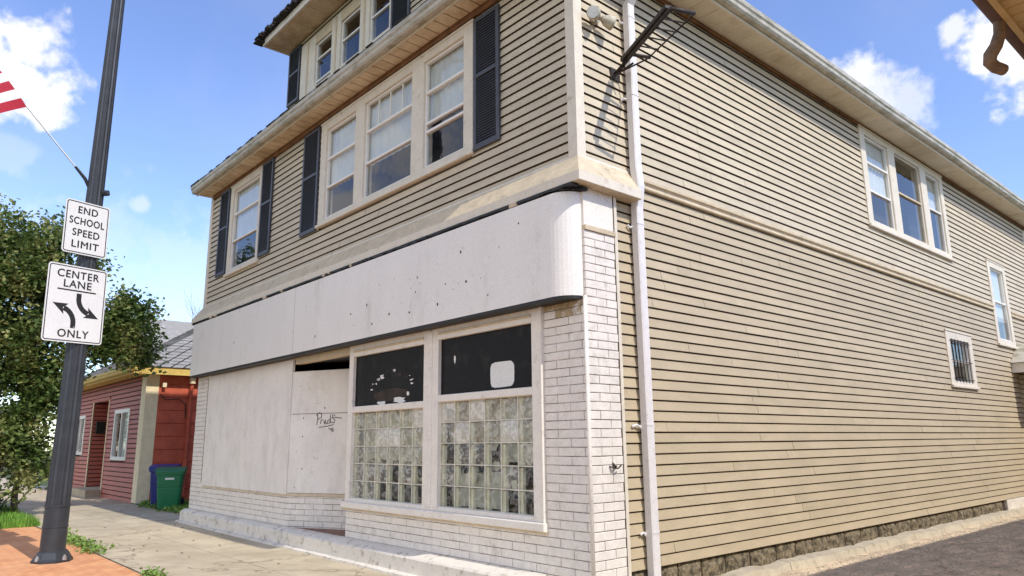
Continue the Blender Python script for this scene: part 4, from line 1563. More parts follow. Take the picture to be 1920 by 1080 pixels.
def text_mesh(txt, size, xscale=1.0):
    c = bpy.data.curves.new('t', 'FONT')
    c.body = txt
    c.size = size
    c.align_x = 'CENTER'
    c.offset = 0.0
    c.space_character = 1.12
    c.offset = 0.0
    o = bpy.data.objects.new('t', c)
    COL.objects.link(o)
    dg = bpy.context.evaluated_depsgraph_get()
    me = bpy.data.meshes.new_from_object(o.evaluated_get(dg))
    vs = [(v.co.x * xscale, v.co.y) for v in me.vertices]
    fs = [tuple(p.vertices) for p in me.polygons]
    COL.objects.unlink(o)
    bpy.data.objects.remove(o)
    bpy.data.meshes.remove(me)
    return vs, fs


def road_sign(name, label, ctr, w, h, lines, extra, roll=0.0):
    t = thing(name, label, 'road sign', tuple(ctr))
    cr, sr = math.cos(roll), math.sin(roll)

    def T(u, o, z):
        uu, zz = u * cr - z * sr, u * sr + z * cr
        return Vector(ctr) + HD * uu + ND * o + Vector((0, 0, zz))

    def rrect(w_, h_, r_, o, n=5):
        pts = []
        for (cx, cz, a0) in ((w_ / 2 - r_, h_ / 2 - r_, 0), (-w_ / 2 + r_, h_ / 2 - r_, 90), (-w_ / 2 + r_, -h_ / 2 + r_, 180), (w_ / 2 - r_, -h_ / 2 + r_, 270)):
            for k in range(n + 1):
                a = R(a0 + 90 * k / n)
                pts.append((cx + r_ * math.cos(a), o, cz + r_ * math.sin(a)))
        return pts
    mb = MB(T)
    A, B = rrect(w, h, 0.045, 0.0), rrect(w, h, 0.045, 0.004)
    mb.face(B, M['sign_face'])
    mb.face(A, M['metal'])
    n = len(A)
    for i in range(n):
        mb.face([A[i], A[(i + 1) % n], B[(i + 1) % n], B[i]], M['metal'])
    mb.build('plate', t)
    mb = MB(T)
    A, B = rrect(w - .035, h - .035, 0.035, 0.0055), rrect(w - .062, h - .062, 0.024, 0.0055)
    for i in range(n):
        mb.face([A[i], A[(i + 1) % n], B[(i + 1) % n], B[i]], M['legend'])
    mb.build('border', t, recalc=False)
    mb = MB(T)
    for txt, size, z, xs_ in lines:
        vs, fs = text_mesh(txt, size, xs_)
        mb = MB(T)
        for q, (ex, ez) in enumerate(((-.0035, 0), (.0035, 0), (0, .003), (0, -.003))):
            mb.mesh([(x + ex, 0.0056 + q * .0002, y + z + ez) for x, y in vs], fs, M['legend'])
        mb.build('lettering', t, recalc=False)
    if extra:
        extra(T, t)
    mb = MB(T)      # clamps round the pole
    for z in (-h * .3, h * .3):
        mb.bbox(-.10, .10, -0.05, 0.0, z - .02, z + .02, M['metal'])
        mb.tube([(0, 0.004, z), (0, 0.012, z)], 0.012, M['metal'], 8)
    mb.build('clamp', t)
    return t


def arrows(T, t):
    m_ = M['legend']
    mb = MB(T)
    def ribbon(pts, w):
        L_, R_ = [], []
        for i, p in enumerate(pts):
            a, b = pts[max(0, i - 1)], pts[min(len(pts) - 1, i + 1)]
            d = Vector((b[0] - a[0], b[1] - a[1])).normalized()
            nn = Vector((-d.y, d.x)) * w / 2
            L_.append((p[0] + nn.x, .0058, p[1] + nn.y))
            R_.append((p[0] - nn.x, .0058, p[1] - nn.y))
        for i in range(len(pts) - 1):
            mb.face([L_[i], L_[i + 1], R_[i + 1], R_[i]], m_)
    def head(tip, d, l, w):
        d = Vector(d).normalized()
        nn = Vector((-d.y, d.x))
        t_ = Vector(tip)
        b_ = t_ - d * l
        mb.face([(t_.x, .0058, t_.y), (b_.x + nn.x * w / 2, .0058, b_.y + nn.y * w / 2), (b_.x + d.x * l * .25, .0058, b_.y + d.y * l * .25), (b_.x - nn.x * w / 2, .0058, b_.y - nn.y * w / 2)], m_)
    # right arrow comes down and swings right; left arrow goes up and swings left
    for sx, x0_, z0_, st_, rr_, sg in ((1, 0.035, 0.09, 0.07, 0.22, -1), (-1, -0.015, -0.28, 0.07, 0.22, 1)):
        mb = MB(T)
        c1 = [(x0_, z0_ - sg * st_)] + [(x0_ + sx * rr_ * (1 - math.cos(a)), z0_ + sg * rr_ * math.sin(a)) for a in [R(q) for q in range(0, 74, 6)]]
        ribbon(c1, 0.072)
        d_ = Vector((c1[-1][0] - c1[-2][0], c1[-1][1] - c1[-2][1])).normalized()
        e_ = Vector(c1[-1])
        head(tuple(e_ + d_ * 0.17), tuple(d_), 0.21, 0.17)
        mb.build('arrow', t, recalc=False)
    mb = MB(T)
    mb.face([(-.28, .0058, .185), (.28, .0058, .185), (.28, .0058, .205), (-.28, .0058, .205)], m_)
    mb.build('underline', t, recalc=False)


road_sign('road_sign', 'white sign reading END SCHOOL SPEED LIMIT, upper of the two on the pole', (-6.93, -3.245, 4.70), 0.66, 0.80,
          [('END', .15, .215, 0.95), ('SCHOOL', .15, .045, 0.80), ('SPEED', .15, -.13, 0.92), ('LIMIT', .15, -.305, 1.05)], None, roll=R(1.0))
road_sign('road_sign', 'larger white CENTER LANE ONLY sign with two curved arrows, lower on the pole', (-6.93, -3.27, 3.56), 0.86, 1.12,
          [('CENTER', .155, .375, 0.98), ('LANE', .155, .235, 1.02), ('ONLY', .155, -.485, 1.0)], arrows, roll=R(1.0))

# flag on its angled staff
FA, FB = Vector((PX + .0, PY - .12, 5.50)), Vector((-7.55, -5.3, 7.9))
FL_ = thing('flag', 'striped flag hanging from a thin angled staff on the street pole', 'flag', tuple(FA))
mb = MB()
mb.tube([FA, FB], 0.011, M['metal'], 8)
mb.build('staff', FL_)
mb = MB()
dd_ = (FB - FA).normalized()
mb.tube([FA + Vector((0, .06, -.14)), FA + dd_ * 0.04, FA + dd_ * 0.26], [.022, .026, .02], M['black'], 8)
mb.build('staff_holder', FL_)
nu, nv = 26, 13
P_ = []
s0 = 1.34
LEN = (FB - FA).length - s0 - 0.02
drop = Vector((-0.10, -0.83, -0.56)).normalized()
for i in range(nu + 1):
    for j in range(nv * 2 + 1):
        t_, v_ = i / nu, j / (nv * 2)
        base = FA + dd_ * (s0 + LEN * v_)
        hang = drop * (t_ * 2.0) + Vector((0.10 * math.sin(t_ * 5 + v_ * 6), 0.14 * t_ * math.sin(v_ * 8 + t_ * 3) * .5, 0.0))
        # gather below the staff
        P_.append(base + hang + Vector((0, -0.30 * t_ * (1 - v_) * 0 + 0.0, 0.0)))
fm = MB()
k = nv * 2 + 1
for i in range(nu):
    for j in range(nv * 2):
        stripe = j // 2
        m_ = M['flag_red'] if stripe % 2 == 0 else M['flag_white']
        if stripe >= 6 and i < nu * 0.4:
            m_ = M['flag_blue']
        fm.face([P_[i * k + j], P_[(i + 1) * k + j], P_[(i + 1) * k + j + 1], P_[i * k + j + 1]], m_, raw=True)
fm.build('cloth', FL_, smooth=True, recalc=False)

# ------------------------------------------------------------------ red neighbour house
RH = thing('red_house', 'low red sided house with yellow eaves and grey hipped roof beyond the storefront', 'house', (-22, 4, 0))
RX, RY, RZ = -17.0, 0.45, 3.5


def rfront(u, o, z):
    return Vector((u, RY - o, z))


def rside(u, o, z):
    return Vector((RX + o, u, z))


rw = [(-20.15, -18.45, 1.12, 2.62), (-25.4, -24.1, 1.25, 2.6)]
rdoor = (-23.05, -21.0, 0.12, 3.0)
mb = clap(rfront, -27.5, RX - 0.40, 0.0, RZ, rw + [rdoor], M['red_siding'], M['red_groove'], course=0.135, lap=0.022, seam=0, g=0.03)
mb.build('siding', RH)
mb = MB(rside)      # painted wide shingle courses on the side
z = 0.0
while z < RZ:
    h = min(0.36, RZ - z)
    u = RY + 0.3
    while u < 12:
        w_ = random.uniform(0.7, 1.3)
        mb.prism([(-.01, z), (.020, z), (.006, z + h - .012), (-.012, z + h)], u + .004, u + w_, M['red_side'])
        u += w_
    mb.box(RY + .3, 12, -.014, -.010, z - .002, z + h, M['red_groove'])
    z += 0.36
mb.build('siding', RH)
mb = MB()
mb.box(RX - 0.40, RX + 0.03, RY - 0.035, RY + 0.0, 0.02, RZ, M['cream_post'])
mb.box(RX - 0.0, RX + 0.03, RY, RY + 0.30, 0.02, RZ, M['cream_post'])
mb.build('corner_board', RH)
# recessed doorway
mb = clap(lambda u, o, z: Vector((-23.05 + o, u, z)), RY, RY + 1.2, 0.12, 3.0, [], M['red_siding'], M['red_groove'], course=0.135, seam=0, g=0.03)
mb.build('doorway_wall', RH)
mb = MB(rfront)
mb.box(-23.12, -23.05, -0.02, 0.03, 0.1, 3.06, M['cream_post'])
mb.box(-21.0, -20.93, -0.02, 0.03, 0.1, 3.06, M['cream_post'])
mb.box(-23.12, -20.93, -0.02, 0.035, 3.0, 3.08, M['red_siding'])
mb.face([(-23.05, -1.2, .1), (-21, -1.2, .1), (-21, -1.2, 3), (-23.05, -1.2, 3)], M['red_side'])
mb.face([(-23.05, -1.2, 3), (-21, -1.2, 3), (-21, 0, 3), (-23.05, 0, 3)], M['red_siding'])
mb.build('doorway_frame', RH)
mb = MB(rfront)
mb.bbox(-22.5, -21.4, -1.19, -1.15, .12, 2.4, M['white'])
mb.build('door', RH)
mb = MB()
mb.box(-23.1, -20.9, 0.0, 1.6, -0.05, 0.22, M['concrete'])
mb.build('door_step', RH)
mb = MB()
mb.box(-23.0, -22.82, RY + .08, RY + .34, 1.95, 2.35, M['black'])
mb.build('mailbox', RH)
for (a, b, c, d) in rw:
    mb = MB(rfront)
    f_ = 0.11
    for q in ((a, a + f_, c, d), (b - f_, b, c, d), (a + f_, b - f_, c, c + f_), (a + f_, b - f_, d - f_, d), ((a + b) / 2 - .04, (a + b) / 2 + .04, c + f_, d - f_)):
        mb.bbox(q[0], q[1], -0.06, 0.03, q[2], q[3], M['vinyl'])
    w_ = mb.build('window', RH)
    mb = MB(rfront)
    mb.face([(a + f_, -.03, c + f_), (b - f_, -.03, c + f_), (b - f_, -.03, d - f_), (a + f_, -.03, d - f_)], M['glass'])
    mb.build('pane', w_)
    mb = MB(rfront)
    mb.face([(a, -.3, c), (b, -.3, c), (b, -.3, d), (a, -.3, d)], M['curtain_dark'])
    mb.face([(a, -.2, c), (a + (b - a) * .42, -.2, c), (a + (b - a) * .42, -.2, d), (a, -.2, d)], M['curtain'])
    mb.build('curtain', w_, recalc=False)
# eaves
mb = MB()
mb.box(-27.9, RX + 0.28, RY - 0.42, RY, RZ - 0.0, RZ + 0.03, M['yellow'])
mb.box(RX, RX + 0.28, RY, 12, RZ - 0.0, RZ + 0.03, M['yellow'])
mb.build('soffit', RH)
mb = MB()
mb.box(-27.9, RX + 0.33, RY - 0.46, RY - 0.42, RZ - .02, RZ + 0.17, M['yellow'])
mb.box(RX + 0.28, RX + 0.33, RY - 0.42, 12, RZ - .02, RZ + 0.17, M['yellow'])
mb.build('fascia_board', RH)
gutter(lambda u, o, z: Vector((u, RY - .46 - o, z)), -27.9, RX + .43, 0.0, RZ + .03, M['yellow'], par=RH)
# grey shingle roof made of real courses
M['shingle'] = mat('grey_shingle', (0.30, 0.29, 0.28), 0.95, 0.35, 5, bump=0.8, bscale=15, stain=(0.36, 0.34, 0.31), stain_scale=5, stain_lo=0.5, stain_hi=0.65)
mb = MB()
zr = RZ + 0.18
def roofcourses(A, B, C, D_, n):
    """A,B = eave ends, D_,C = ridge ends"""
    A, B, C, D_ = map(Vector, (A, B, C, D_))
    nrm = (B - A).cross(D_ - A).normalized()
    if nrm.z < 0:
        nrm = -nrm
    for k in range(n):
        t0, t1 = k / n, (k + 1) / n
        a, b, c, d = A.lerp(D_, t0), B.lerp(C, t0), B.lerp(C, t1), A.lerp(D_, t1)
        L_ = (b - a).length
        m_ = max(1, int(L_ / 0.33))
        for j in range(m_):
            p, q = j / m_, (j + 1) / m_ - .004
            lift = nrm * (0.020 + random.uniform(-.006, .008))
            mb.mesh([a.lerp(b, p) + lift, a.lerp(b, q) + lift, d.lerp(c, q) + nrm * .002, d.lerp(c, p) + nrm * .002, a.lerp(b, p), a.lerp(b, q)], [(0, 1, 2, 3), (0, 4, 5, 1)], M['shingle'])
roofcourses((-27.9, RY - .5, zr), (RX + .35, RY - .5, zr), (RX - 3.4, RY + 4.0, zr + 2.75), (-24.3, RY + 4.0, zr + 2.75), 26)
roofcourses((RX + .35, RY - .5, zr), (RX + .35, 12, zr), (RX - 3.4, 9, zr + 2.75), (RX - 3.4, RY + 4.0, zr + 2.75), 26)
mb.face([(-27.9, RY - .5, zr), (-24.3, RY + 4, zr + 2.75), (-24.3, 9, zr + 2.75), (-27.9, 12, zr)], M['shingle'])
mb.face([(-27.9, RY - .5, zr - .01), (RX + .35, RY - .5, zr - .01), (RX + .35, 12, zr - .01), (-27.9, 12, zr - .01)], M['yellow'])
mb.face([(RX - 3.4, RY + 4.0, zr + 2.75), (RX - 3.4, 9, zr + 2.75), (-24.3, 9, zr + 2.75), (-24.3, RY + 4, zr + 2.75)], M['shingle'])
mb.build('roof', RH, recalc=False)
mb = MB()      # downspout of the red house and its elbow, wire, small lamp
mb.tube([(RX + .12, 1.62, RZ), (RX + .10, 1.62, RZ - .3), (RX + .08, 1.60, RZ - .5), (RX + .07, 1.6, 0.15)], 0.055, M['red_side'], 8)
mb.tube([(RX + .14, 1.62, RZ + .12), (RX + .12, 1.62, RZ - .22)], 0.085, M['cream_post'], 8)
mb.build('downspout', RH)
mb = MB()
mb.tube([(RX + .05, .8, 2.95), (RX + .05, .95, 2.80), (RX + .05, 1.3, 2.84), (RX + .05, 1.5, 2.68), (RX + .05, 1.52, 2.3)], 0.014, M['black'], 6)
mb.box(RX + .0, RX + .14, .82, .92, 3.15, 3.27, M['cream_post'])
mb.build('wall_lamp', RH)
mb = MB()      # red cross gable on the roof
gx, gy = -23.0, RY + 0.9
mb.face([(gx - 1.6, gy, zr + .6), (gx + 1.6, gy, zr + .6), (gx, gy, zr + 2.2)], M['red_side'])
mb.face([(gx - 1.8, gy - .2, zr + .5), (gx, gy - .2, zr + 2.35), (gx, gy + 3.5, zr + 2.35), (gx - 1.8, gy + .8, zr + .5)], M['shingle'])
mb.face([(gx + 1.8, gy - .2, zr + .5), (gx, gy - .2, zr + 2.35), (gx, gy + 3.5, zr + 2.35), (gx + 1.8, gy + .8, zr + .5)], M['shingle'])
mb.build('roof_gable', RH, recalc=False)

# ------------------------------------------------------------------ wheeled bins
def bin_(loc, rz, body_m, lab, h=1.0, lidm=None):
    t = thing('wheeled_bin', lab, 'bin', loc, 'wheeled bins beside the red house', rz)

    def T(u, o, z):
        c, s = math.cos(rz), math.sin(rz)
        return Vector(loc) + Vector((u * c + o * s, u * s - o * c, z))
    mb = MB(T)
    lev = [(0.04, .235, .25), (0.30, .255, .285), (0.52, .27, .31), (0.53, .262, .30), (0.56, .262, .30), (0.57, .272, .315), (0.86, .29, .345), (0.87, .315, .37), (0.93, .32, .375), (0.94, .30, .35)]
    R_ = []
    for z, hw_, hd in lev:
        r_ = 0.05
        ring = []
        for cx, cy, a0 in ((hw_ - r_, hd - r_, 0), (-hw_ + r_, hd - r_, 90), (-hw_ + r_, -hd + r_, 180), (hw_ - r_, -hd + r_, 270)):
            for k in range(4):
                a = R(a0 + 30 * k)
                ring.append((cx + r_ * math.cos(a), cy + r_ * math.sin(a), z * h))
        R_.append(ring)
    n = 16
    pts = [p for r_ in R_ for p in r_]
    fs = [(i * n + j, i * n + (j + 1) % n, (i + 1) * n + (j + 1) % n, (i + 1) * n + j) for i in range(len(R_) - 1) for j in range(n)] + [tuple(range(n))]
    mb.mesh(pts, fs, body_m)
    mb.bbox(-.14, .14, .29, .335, .70 * h, .82 * h, body_m, 0.01)
    mb.build('body', t)
    mb = MB(T)
    prof = [(-.38, .93 * h), (.39, .93 * h), (.39, .955 * h), (.30, 1.0 * h), (0, 1.04 * h), (-.30, 1.045 * h), (-.40, 1.02 * h)]
    mb.prism(prof, -.325, .325, lidm or body_m)
    mb.build('lid', t)
    mb = MB(T)
    mb.tube([(-.27, -.42, .97 * h), (.27, -.42, .97 * h)], 0.018, M['rubber'], 8)
    mb.tube([(-.27, -.42, .97 * h), (-.27, -.33, .93 * h)], 0.016, M['rubber'], 8)
    mb.tube([(.27, -.42, .97 * h), (.27, -.33, .93 * h)], 0.016, M['rubber'], 8)
    mb.build('handle', t)
    for s_ in (-1, 1):
        mb = MB(T)
        mb.tube([(s_ * .24, -.28, .13), (s_ * .31, -.28, .13)], 0.13, M['rubber'], 16)
        mb.build('wheel', t)
    mb = MB(T)
    mb.box(-.10, .10, .336, .338, .745 * h, .79 * h, M['paper'])
    if body_m is M['bin_green']:
        mb.build('label_plate', t)
    else:
        mb = MB(T)      # white chevron mark on the side
        mb.mesh([(-.30, .20, .70), (-.302, .05, .70), (-.285, .12, .45), (-.285, .18, .45)], [(0, 1, 2, 3)], M['paper'])
        mb.build('label_plate', t)
    return t


bin_((-14.45, 0.52, 0.0), R(68), M['bin_green'], 'green wheeled bin with a small white label, in front of the blue one', 0.98)
bin_((-15.45, 0.66, 0.0), R(64), M['bin_blue'], 'dark blue wheeled bin standing behind the green one', 1.02)

# ------------------------------------------------------------------ neighbour's eave above the alley (top right)
NB = thing('ochre_building', 'low neighbouring building whose ochre soffit and dark gutter jut in at the top right', 'building', (8.5, 10, 0))
NX, NZ = 4.127, 3.70
mb = MB()
mb.box(4.78, 12, -1.3, 26, 0, NZ - .02, M['siding_up'])
mb.build('wall', NB)
mb = MB()
y = -2.0
while y < 26:
    mb.box(NX, 4.78, y + .003, y + .095, NZ - .0, NZ + .02, M['neigh'])
    mb.box(NX, 4.78, y + .095, y + .101, NZ + .010, NZ + .03, M['groove'])
    y += 0.098
mb.box(NX, 12, -2.06, -2.02, NZ - .02, NZ + .15, M['neigh'])
mb.box(NX + .0, NX + .03, -2.02, 26, NZ - .022, NZ, M['neigh'])
mb.build('soffit', NB)
mb = MB()
mb.tube([(NX - .025, -2.1, NZ + .025), (NX - .025, 26, NZ + .025)], 0.043, M['neigh_gutter'], 12)
mb.build('gutter', NB, smooth=True)
mb = MB()
mb.tube([(4.1023, -1.1313, 3.7085), (4.0982, -1.1395, 3.6175), (4.0775, -1.1561, 3.5513), (4.0486, -1.1726, 3.5017), (4.0403, -1.1643, 3.4686), (4.0527, -1.1313, 3.448), (4.0734, -1.0734, 3.4438)],
        [.028, .030, .031, .033, .033, .031, .030], M['neigh_elbow'], 12, cap=False)
mb.tube([(4.0734, -1.0734, 3.4438), (4.0732, -1.0738, 3.4438)], 0.026, M['black'], 10)
mb.build('downspout_elbow', NB, smooth=True)
mb = MB()
mb.face([(NX - .07, -2.1, NZ + .12), (NX - .07, 26, NZ + .12), (8.4, 24, NZ + 1.4), (8.4, 1.6, NZ + 1.4)], M['shingle_dark'])
mb.face([(NX - .07, -2.1, NZ + .12), (12.6, -2.1, NZ + .12), (8.4, 1.6, NZ + 1.4)], M['shingle_dark'])
mb.face([(12.6, -2.1, NZ + .12), (12.6, 26, NZ + .12), (8.4, 24, NZ + 1.4), (8.4, 1.6, NZ + 1.4)], M['shingle_dark'])
mb.face([(NX - .07, -2.1, NZ + .11), (12.6, -2.1, NZ + .11), (12.6, 26, NZ + .11), (NX - .07, 26, NZ + .11)], M['shingle_dark'])
mb.build('roof', NB, recalc=False)

# ------------------------------------------------------------------ vegetation
def leaf_mat(name, c1, c2, c3):
    L_ = bpy.data.materials.new(name)
    L_.use_nodes = True
    nt = L_.node_tree
    N, L = nt.nodes.new, nt.links.new
    nt.nodes.clear()
    t = N('ShaderNodeTexCoord')
    n = N('ShaderNodeTexNoise')
    n.inputs['Scale'].default_value = 1.4
    n.inputs['Detail'].default_value = 3
    L(t.outputs['Object'], n.inputs[0])
    wn_ = N('ShaderNodeTexWhiteNoise')
    vm = N('ShaderNodeVectorMath')
    vm.operation = 'SNAP'
    vm.inputs[1].default_value = (0.09, 0.09, 0.09)
    L(t.outputs['Object'], vm.inputs[0])
    L(vm.outputs[0], wn_.inputs[0])
    cr = N('ShaderNodeValToRGB')
    cr.color_ramp.elements[0].position = 0.36
    cr.color_ramp.elements[0].color = (*c1, 1)
    cr.color_ramp.elements[1].position = 0.64
    cr.color_ramp.elements[1].color = (*c3, 1)
    e_ = cr.color_ramp.elements.new(0.5)
    e_.color = (*c2, 1)
    mx = N('ShaderNodeMath')
    mx.operation = 'MULTIPLY_ADD'
    L(wn_.outputs['Value'], mx.inputs[0])
    mx.inputs[1].default_value = 0.22
    ad = N('ShaderNodeMath')
    ad.operation = 'SUBTRACT'
    L(n.outputs['Fac'], ad.inputs[0])
    ad.inputs[1].default_value = 0.11
    L(ad.outputs[0], mx.inputs[2])
    L(mx.outputs[0], cr.inputs[0])
    d = N('ShaderNodeBsdfPrincipled')
    d.inputs['Roughness'].default_value = 0.5
    d.inputs['Specular IOR Level'].default_value = 0.35
    L(cr.outputs[0], d.inputs['Base Color'])
    tr = N('ShaderNodeBsdfTranslucent')
    L(cr.outputs[0], tr.inputs[0])
    ms = N('ShaderNodeMixShader')
    ms.inputs[0].default_value = 0.35
    L(d.outputs[0], ms.inputs[1])
    L(tr.outputs[0], ms.inputs[2])
    o = N('ShaderNodeOutputMaterial')
    L(ms.outputs[0], o.inputs[0])
    return L_


M['leaf'] = leaf_mat('tree_leaves', (0.070, 0.110, 0.032), (0.14, 0.215, 0.05), (0.38, 0.37, 0.14))
M['leaf_far'] = leaf_mat('far_leaves', (0.05, 0.08, 0.03), (0.08, 0.11, 0.04), (0.12, 0.15, 0.06))


def crown(blobs, nleaf, size, m_, name, parent, per=9):
    vs, fs = [], []
    wts = [b[3] ** 2.4 for b in blobs]
    tw = sum(wts)
    for b, w_ in zip(blobs, wts):
        c = Vector(b[:3])
        r_ = b[3]
        for _ in range(int(nleaf * w_ / tw / per)):
            v = Vector((random.gauss(0, 1), random.gauss(0, 1), random.gauss(0, 1))).normalized()
            rad = r_ * (random.random() ** 0.45)
            p = c + v * rad
            q = noise.noise(p * 1.15) + 0.35 * noise.noise(p * 3.1)
            if q < -0.09 and rad > r_ * 0.25:
                continue
            # a twig clump of leaves
            for _k in range(per):
                o = p + Vector((random.gauss(0, .13), random.gauss(0, .13), random.gauss(0, .11)))
                d = Vector((random.gauss(0, 1), random.gauss(0, 1), random.gauss(0, .6))).normalized()
                n_ = (Vector((random.gauss(0, .8), random.gauss(0, .8), 1))).normalized()
                s_ = d.cross(n_).normalized()
                L_ = size * random.uniform(.6, 1.35)
                w2 = L_ * 0.34
                i = len(vs)
                vs += [o, o + d * L_ * .5 + s_ * w2, o + d * L_, o + d * L_ * .5 - s_ * w2]
                fs.append((i, i + 1, i + 2, i + 3))
    me = bpy.data.meshes.new(name)
    me.from_pydata([tuple(v) for v in vs], [], fs)
    me.materials.append(m_)
    o = bpy.data.objects.new(name, me)
    COL.objects.link(o)
    o.parent = parent
    o.matrix_parent_inverse = parent_world(parent).inverted()
    return o


def branch(mb, p, d, L_, r_, depth, m_, spread=.55, up=.15):
    pts, rs = [p], [r_]
    n = 4
    for k in range(n):
        d = (d + Vector((random.gauss(0, .12), random.gauss(0, .12), random.gauss(0, .08) + up * .12))).normalized()
        pts.append(pts[-1] + d * L_ / n)
        rs.append(r_ * (1 - .45 * (k + 1) / n))
    mb.tube(pts, rs, m_, 6 if depth else 5, cap=False)
    if depth > 0:
        for k in range(random.choice((2, 3))):
            nd = (d + Vector((random.gauss(0, spread), random.gauss(0, spread), random.gauss(0, spread * .6) + up))).normalized()
            branch(mb, pts[random.choice((-1, -1, -2))], nd, L_ * random.uniform(.6, .85), rs[-1] * .85, depth - 1, m_, spread, up)


TR = thing('leafy_tree', 'big leafy tree beside the sidewalk in front of the red house', 'tree', (-15.4, -2.9, 0))
mb = MB()
for (bx, by) in ((-15.4, -2.9), (-15.2, -2.55), (-15.6, -3.3)):
    branch(mb, Vector((bx, by, -0.05)), Vector((random.uniform(-.1, .1), random.uniform(-.15, .1), 1)), 2.2, 0.075, 3, M['bark'], .36, .28)
for k in range(9):
    branch(mb, Vector((-15.4 + random.uniform(-.4, .4), -2.9 + random.uniform(-.6, .6), 0)), Vector((random.uniform(-.4, .4), random.uniform(-.4, .5), 1)).normalized(), random.uniform(.7, 1.2), 0.02, 2, M['bark'], .4, .1)
mb.build('trunk', TR, smooth=True)
BL_ = [(-15.6, -3.7, 5.4, 1.75), (-15.2, -2.5, 5.6, 1.15), (-15.3, -2.6, 6.55, .65), (-15.6, -3.6, 6.6, .75), (-15.1, -1.75, 4.75, 1.05), (-15.0, -1.75, 5.75, .6), (-14.9, -1.0, 4.5, .85), (-14.9, -.62, 4.85, .5), (-14.8, -.55, 4.05, .62),
       (-14.9, -1.15, 3.65, .72), (-15.3, -2.8, 4.2, 1.4), (-15.9, -4.9, 4.6, 2.0), (-15.3, -3.3, 2.9, 1.0), (-15.2, -3.2, 1.9, .85), (-15.1, -3.1, 1.15, .62), (-15.2, -2.25, 3.15, .75), (-15.0, -2.35, 2.45, .5),
       (-14.8, -.15, 4.9, .28), (-14.9, -.25, 3.75, .35), (-15, -.95, 5.5, .3), (-15.6, -4.5, 2.0, 1.2), (-15.7, -4.4, 6.3, 1.0), (-15.1, -2.75, .75, .42), (-15.1, -1.95, 1.05, .28), (-15.0, -2.9, 2.1, .8), (-15.0, -3.1, .7, .6), (-14.9, -2.35, 1.6, .4), (-15.0, -2.6, 3.0, .8), (-15.1, -3.6, .6, .7), (-14.9, -3.0, 1.35, .6), (-14.9, -2.75, .35, .35), (-15.0, -3.2, .25, .5), (-14.85, -2.5, 1.1, .42), (-14.8, -2.75, .8, .5), (-14.8, -2.9, 1.7, .5)]
crown(BL_, 135000, 0.115, M['leaf'], 'crown', TR)

FT = thing('bare_tree', 'bare leafless tree top rising behind the grey roof', 'tree', (-45, 10.2, 0))
mb = MB()
for k in range(5):
    branch(mb, Vector((-45 + random.uniform(-.6, .6), 10.6 + random.uniform(-.8, .8), 5.5)), Vector((random.uniform(-.3, .3), random.uniform(-.5, .5), 1)).normalized(), 2.4, 0.06, 3, M['bark'], .5, .3)
mb.tube([(-45, 10.4, 0), (-45, 10.4, 6)], [.25, .15], M['bark'], 8)
mb.build('trunk', FT)
for (x_, y_, h_, lb) in ((-42, -3.6, 5.5, 'distant green street tree seen low behind the leafy tree'), (-52, -5.2, 7.5, 'farthest street tree at the left end of the road'), (-38, 4.5, 5.0, 'dark green tree behind the far end of the red house')):
    t = thing('distant_tree', lb, 'tree', (x_, y_, 0), 'trees far down the street')
    mb = MB()
    mb.tube([(x_, y_, 0), (x_, y_, h_ * .6)], [.18, .10], M['bark'], 8)
    mb.build('trunk', t)
    crown([(x_ + random.uniform(-1, 1), y_ + random.uniform(-1, 1), h_ * random.uniform(.3, .85), h_ * .25) for _ in range(8)], 9000, 0.2, M['leaf_far'], 'crown', t)


def tuft(area, n, hmin, hmax, m_, name, wid=0.006):
    vs, fs = [], []
    for _ in range(n):
        x0, y0 = area()
        h_ = random.uniform(hmin, hmax)
        a = random.uniform(0, 6.28)
        lean = random.uniform(0, .5) * h_
        w2 = wid * random.uniform(.7, 1.6)
        dx, dy = math.cos(a) * w2, math.sin(a) * w2
        lx, ly = math.cos(a + 1.5) * lean, math.sin(a + 1.5) * lean
        i = len(vs)
        vs += [(x0 - dx, y0 - dy, -0.02), (x0 + dx, y0 + dy, -0.02), (x0 + dx * .6 + lx * .4, y0 + dy * .6 + ly * .4, h_ * .6), (x0 - dx * .6 + lx * .4, y0 - dy * .6 + ly * .4, h_ * .6), (x0 + lx, y0 + ly, h_)]
        fs += [(i, i + 1, i + 2, i + 3), (i + 3, i + 2, i + 4)]
    me = bpy.data.meshes.new(name)
    me.from_pydata(vs, [], fs)
    me.materials.append(m_)
    o = bpy.data.objects.new(name, me)
    COL.objects.link(o)
    o['kind'] = 'stuff'
    return o


o = tuft(lambda: (random.uniform(-17.5, -12.5), random.uniform(-4.6, -2.45)), 14000, .04, .20, M['grass'], 'grass', 0.008)
tag(o, 'green grass verge round the foot of the leafy tree', 'grass')
o = tuft(lambda: (random.uniform(-16.6, -11.7), 0.42 + abs(random.gauss(0, .5))), 9000, .03, .16, M['grass'], 'grass', 0.008)
tag(o, 'bright grass strip in the gap beside the bins', 'grass')


